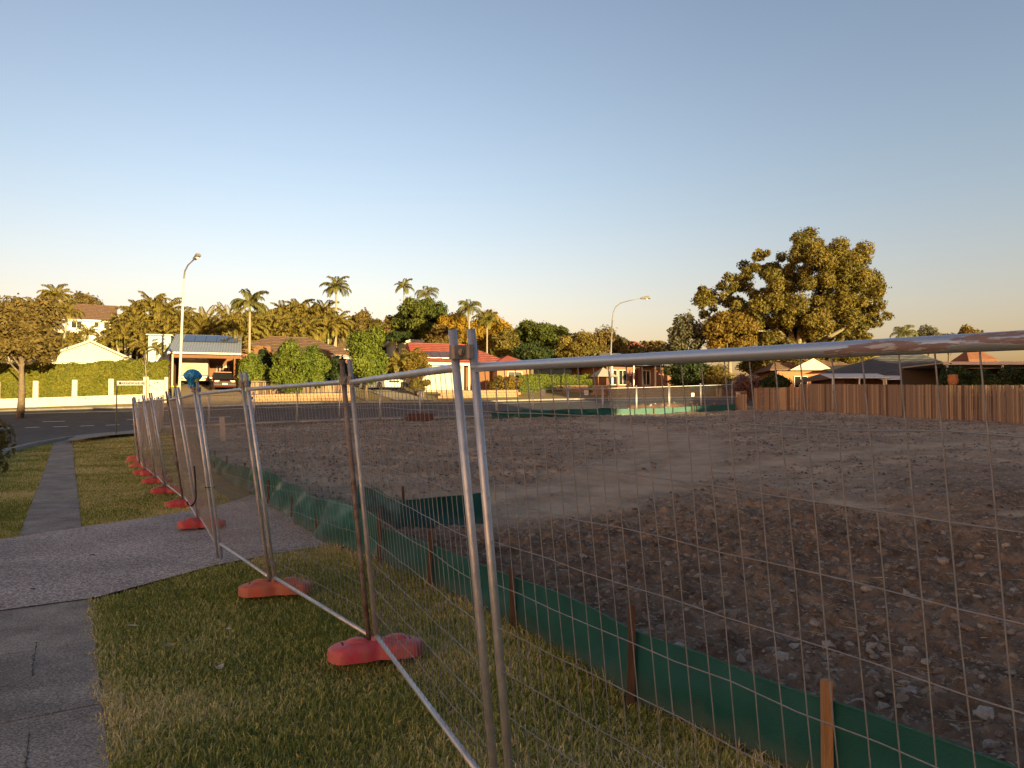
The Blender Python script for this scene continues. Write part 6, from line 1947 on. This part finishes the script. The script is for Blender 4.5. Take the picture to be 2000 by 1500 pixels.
# fallen leaves on the lawn and twigs on the driveway
def leaf_thing(u, v, L, W, rz, c, label, curl=.3, name='fallen_leaf', cat='leaf', dz=.045):
    g = G(u, v)
    vs = []; fs = []
    n = 7
    for i in range(n):
        t = i / (n - 1); x = (t - .5) * L; w = W * math.sin(PI * min(max(t, .03), .97)) ** .8; z = curl * L * (t - .5) ** 2
        vs += [(x, -w, z + w * .5), (x, 0, z), (x, w, z + w * .5)]
    for i in range(n - 1):
        q = 3 * i
        fs += [(q, q + 3, q + 4, q + 1), (q + 1, q + 4, q + 5, q + 2)]
    o = link(name, MB().add(vs, fs).mesh(name, mat('leaf_c_%02d%02d' % (int(c[0] * 99), int(c[1] * 99)), c, .7), True), None, (g.x, g.y, g.z + dz), (.25, .1, rz))
    tag(o, label, cat, 'fallen leaves on the lawn and drive')
leaf_thing(260, 1234, .085, .012, .3, (.50, .46, .33), 'long pale leaf on the lawn close to the footpath')
leaf_thing(327, 1275, .10, .022, .5, (.34, .28, .17), 'broad tan leaf on the lawn right of the long pale leaf', .8)
leaf_thing(426, 1321, .075, .024, 1.2, (.55, .50, .40), 'curled whitish leaf on the lawn, nearest the camera', 1.6)
leaf_thing(446, 1240, .035, .014, .2, (.6, .56, .48), 'tiny white leaf on the lawn behind the curled one')
leaf_thing(44, 1120, .16, .007, .45, (.62, .58, .50), 'thin white stick lying on the driveway at the left', .05, 'stick', 'stick', .042)
leaf_thing(180, 1092, .07, .014, .4, (.03, .025, .02), 'small dark leaf in the middle of the driveway', .3, dz=.042)
leaf_thing(65, 1160, .06, .012, -.2, (.03, .025, .02), 'small dark leaf at the near edge of the driveway', .3, dz=.042)

# ================================================================ BEHIND THE CAMERA: unseen houses and trees, added and sized to shade the lot

def sunpos(dot, lat):
    """ground position from the distance along the sunlight (dot<0: towards the sun) and the offset across it"""
    sx, sy = -TS.x, -TS.y
    n = math.hypot(sx, sy); sx /= n; sy /= n
    return dot * sx + lat * sy, dot * sy - lat * sx
RB = math.atan2(TS.x, -TS.y)
row = [(-38, 8.0), (-25, 8.1), (-12, 8.0), (1, 8.1), (14, 8.5), (26.2, 8.7), (37.3, 5.7), (48, 10.2), (61, 9.6)]
for k, (l_, hz_) in enumerate(row):
    x, y = sunpos(-25, l_)
    z = zt(x, y)
    w = 9.9 if l_ == 37.3 else 13.2
    o = (x, y, z)
    th = thing('house', ORD[k] + ' unseen house from the left, added behind the photographer for shade', 'house', (o[0] + TS.x * .4 * (k % 2), o[1] + TS.y * .4 * (k % 2), o[2]), RB, 'unseen shade-casting houses behind the photographer')
    R_ = hz_ - z
    walls(th, -w / 2, w / 2, -4.5, 4.5, -1.5, R_ - 2.1, (M_BRICK, M_CREAM)[k % 2])
    roof(th, -w / 2, w / 2, -4.5, 4.5, R_ - 2.1, R_, 0, 0, (M_BROWNROOF, M_DARKROOF)[k % 2], fascia=M_WHITE, oh=.35)
    for s in (-1, 0, 1):
        window(th, s * w / 3.4, -4.5, 1.5, 1.6, 1.2)
BT = None
for k, (d_, l_, h_) in enumerate(((-33, -31, 7.5), (-33, -5, 7.4), (-33, 20, 7.6), (-33, 42, 7.9), (-34, 54, 9.5), (-33, 70, 9.0))):  # trees added out of view to close gaps in the houses' shade
    x, y = sunpos(d_, l_)
    base = Vector((x, y, zt(x, y)))
    lab = ORD[k] + ' unseen tree from the left, added behind the shading houses'
    if BT is None:
        BT = tree(lab, base, 7.5, (0, 0, .8, 7.5, 3.6, 3.2), 'olive', 500, nclump=36, nleaf=5000, size=.3, trunk_r=.25, clump_r=.34, group='unseen shade-casting trees behind the photographer')
    else:
        t = BT.copy(); COL.objects.link(t); t.location = base; t['label'] = lab
        for ch in BT.children:
            c = ch.copy(); COL.objects.link(c); c.parent = t
        t.scale = (1, 1, h_ / 7.5); t.rotation_euler = (0, 0, k * 1.3)
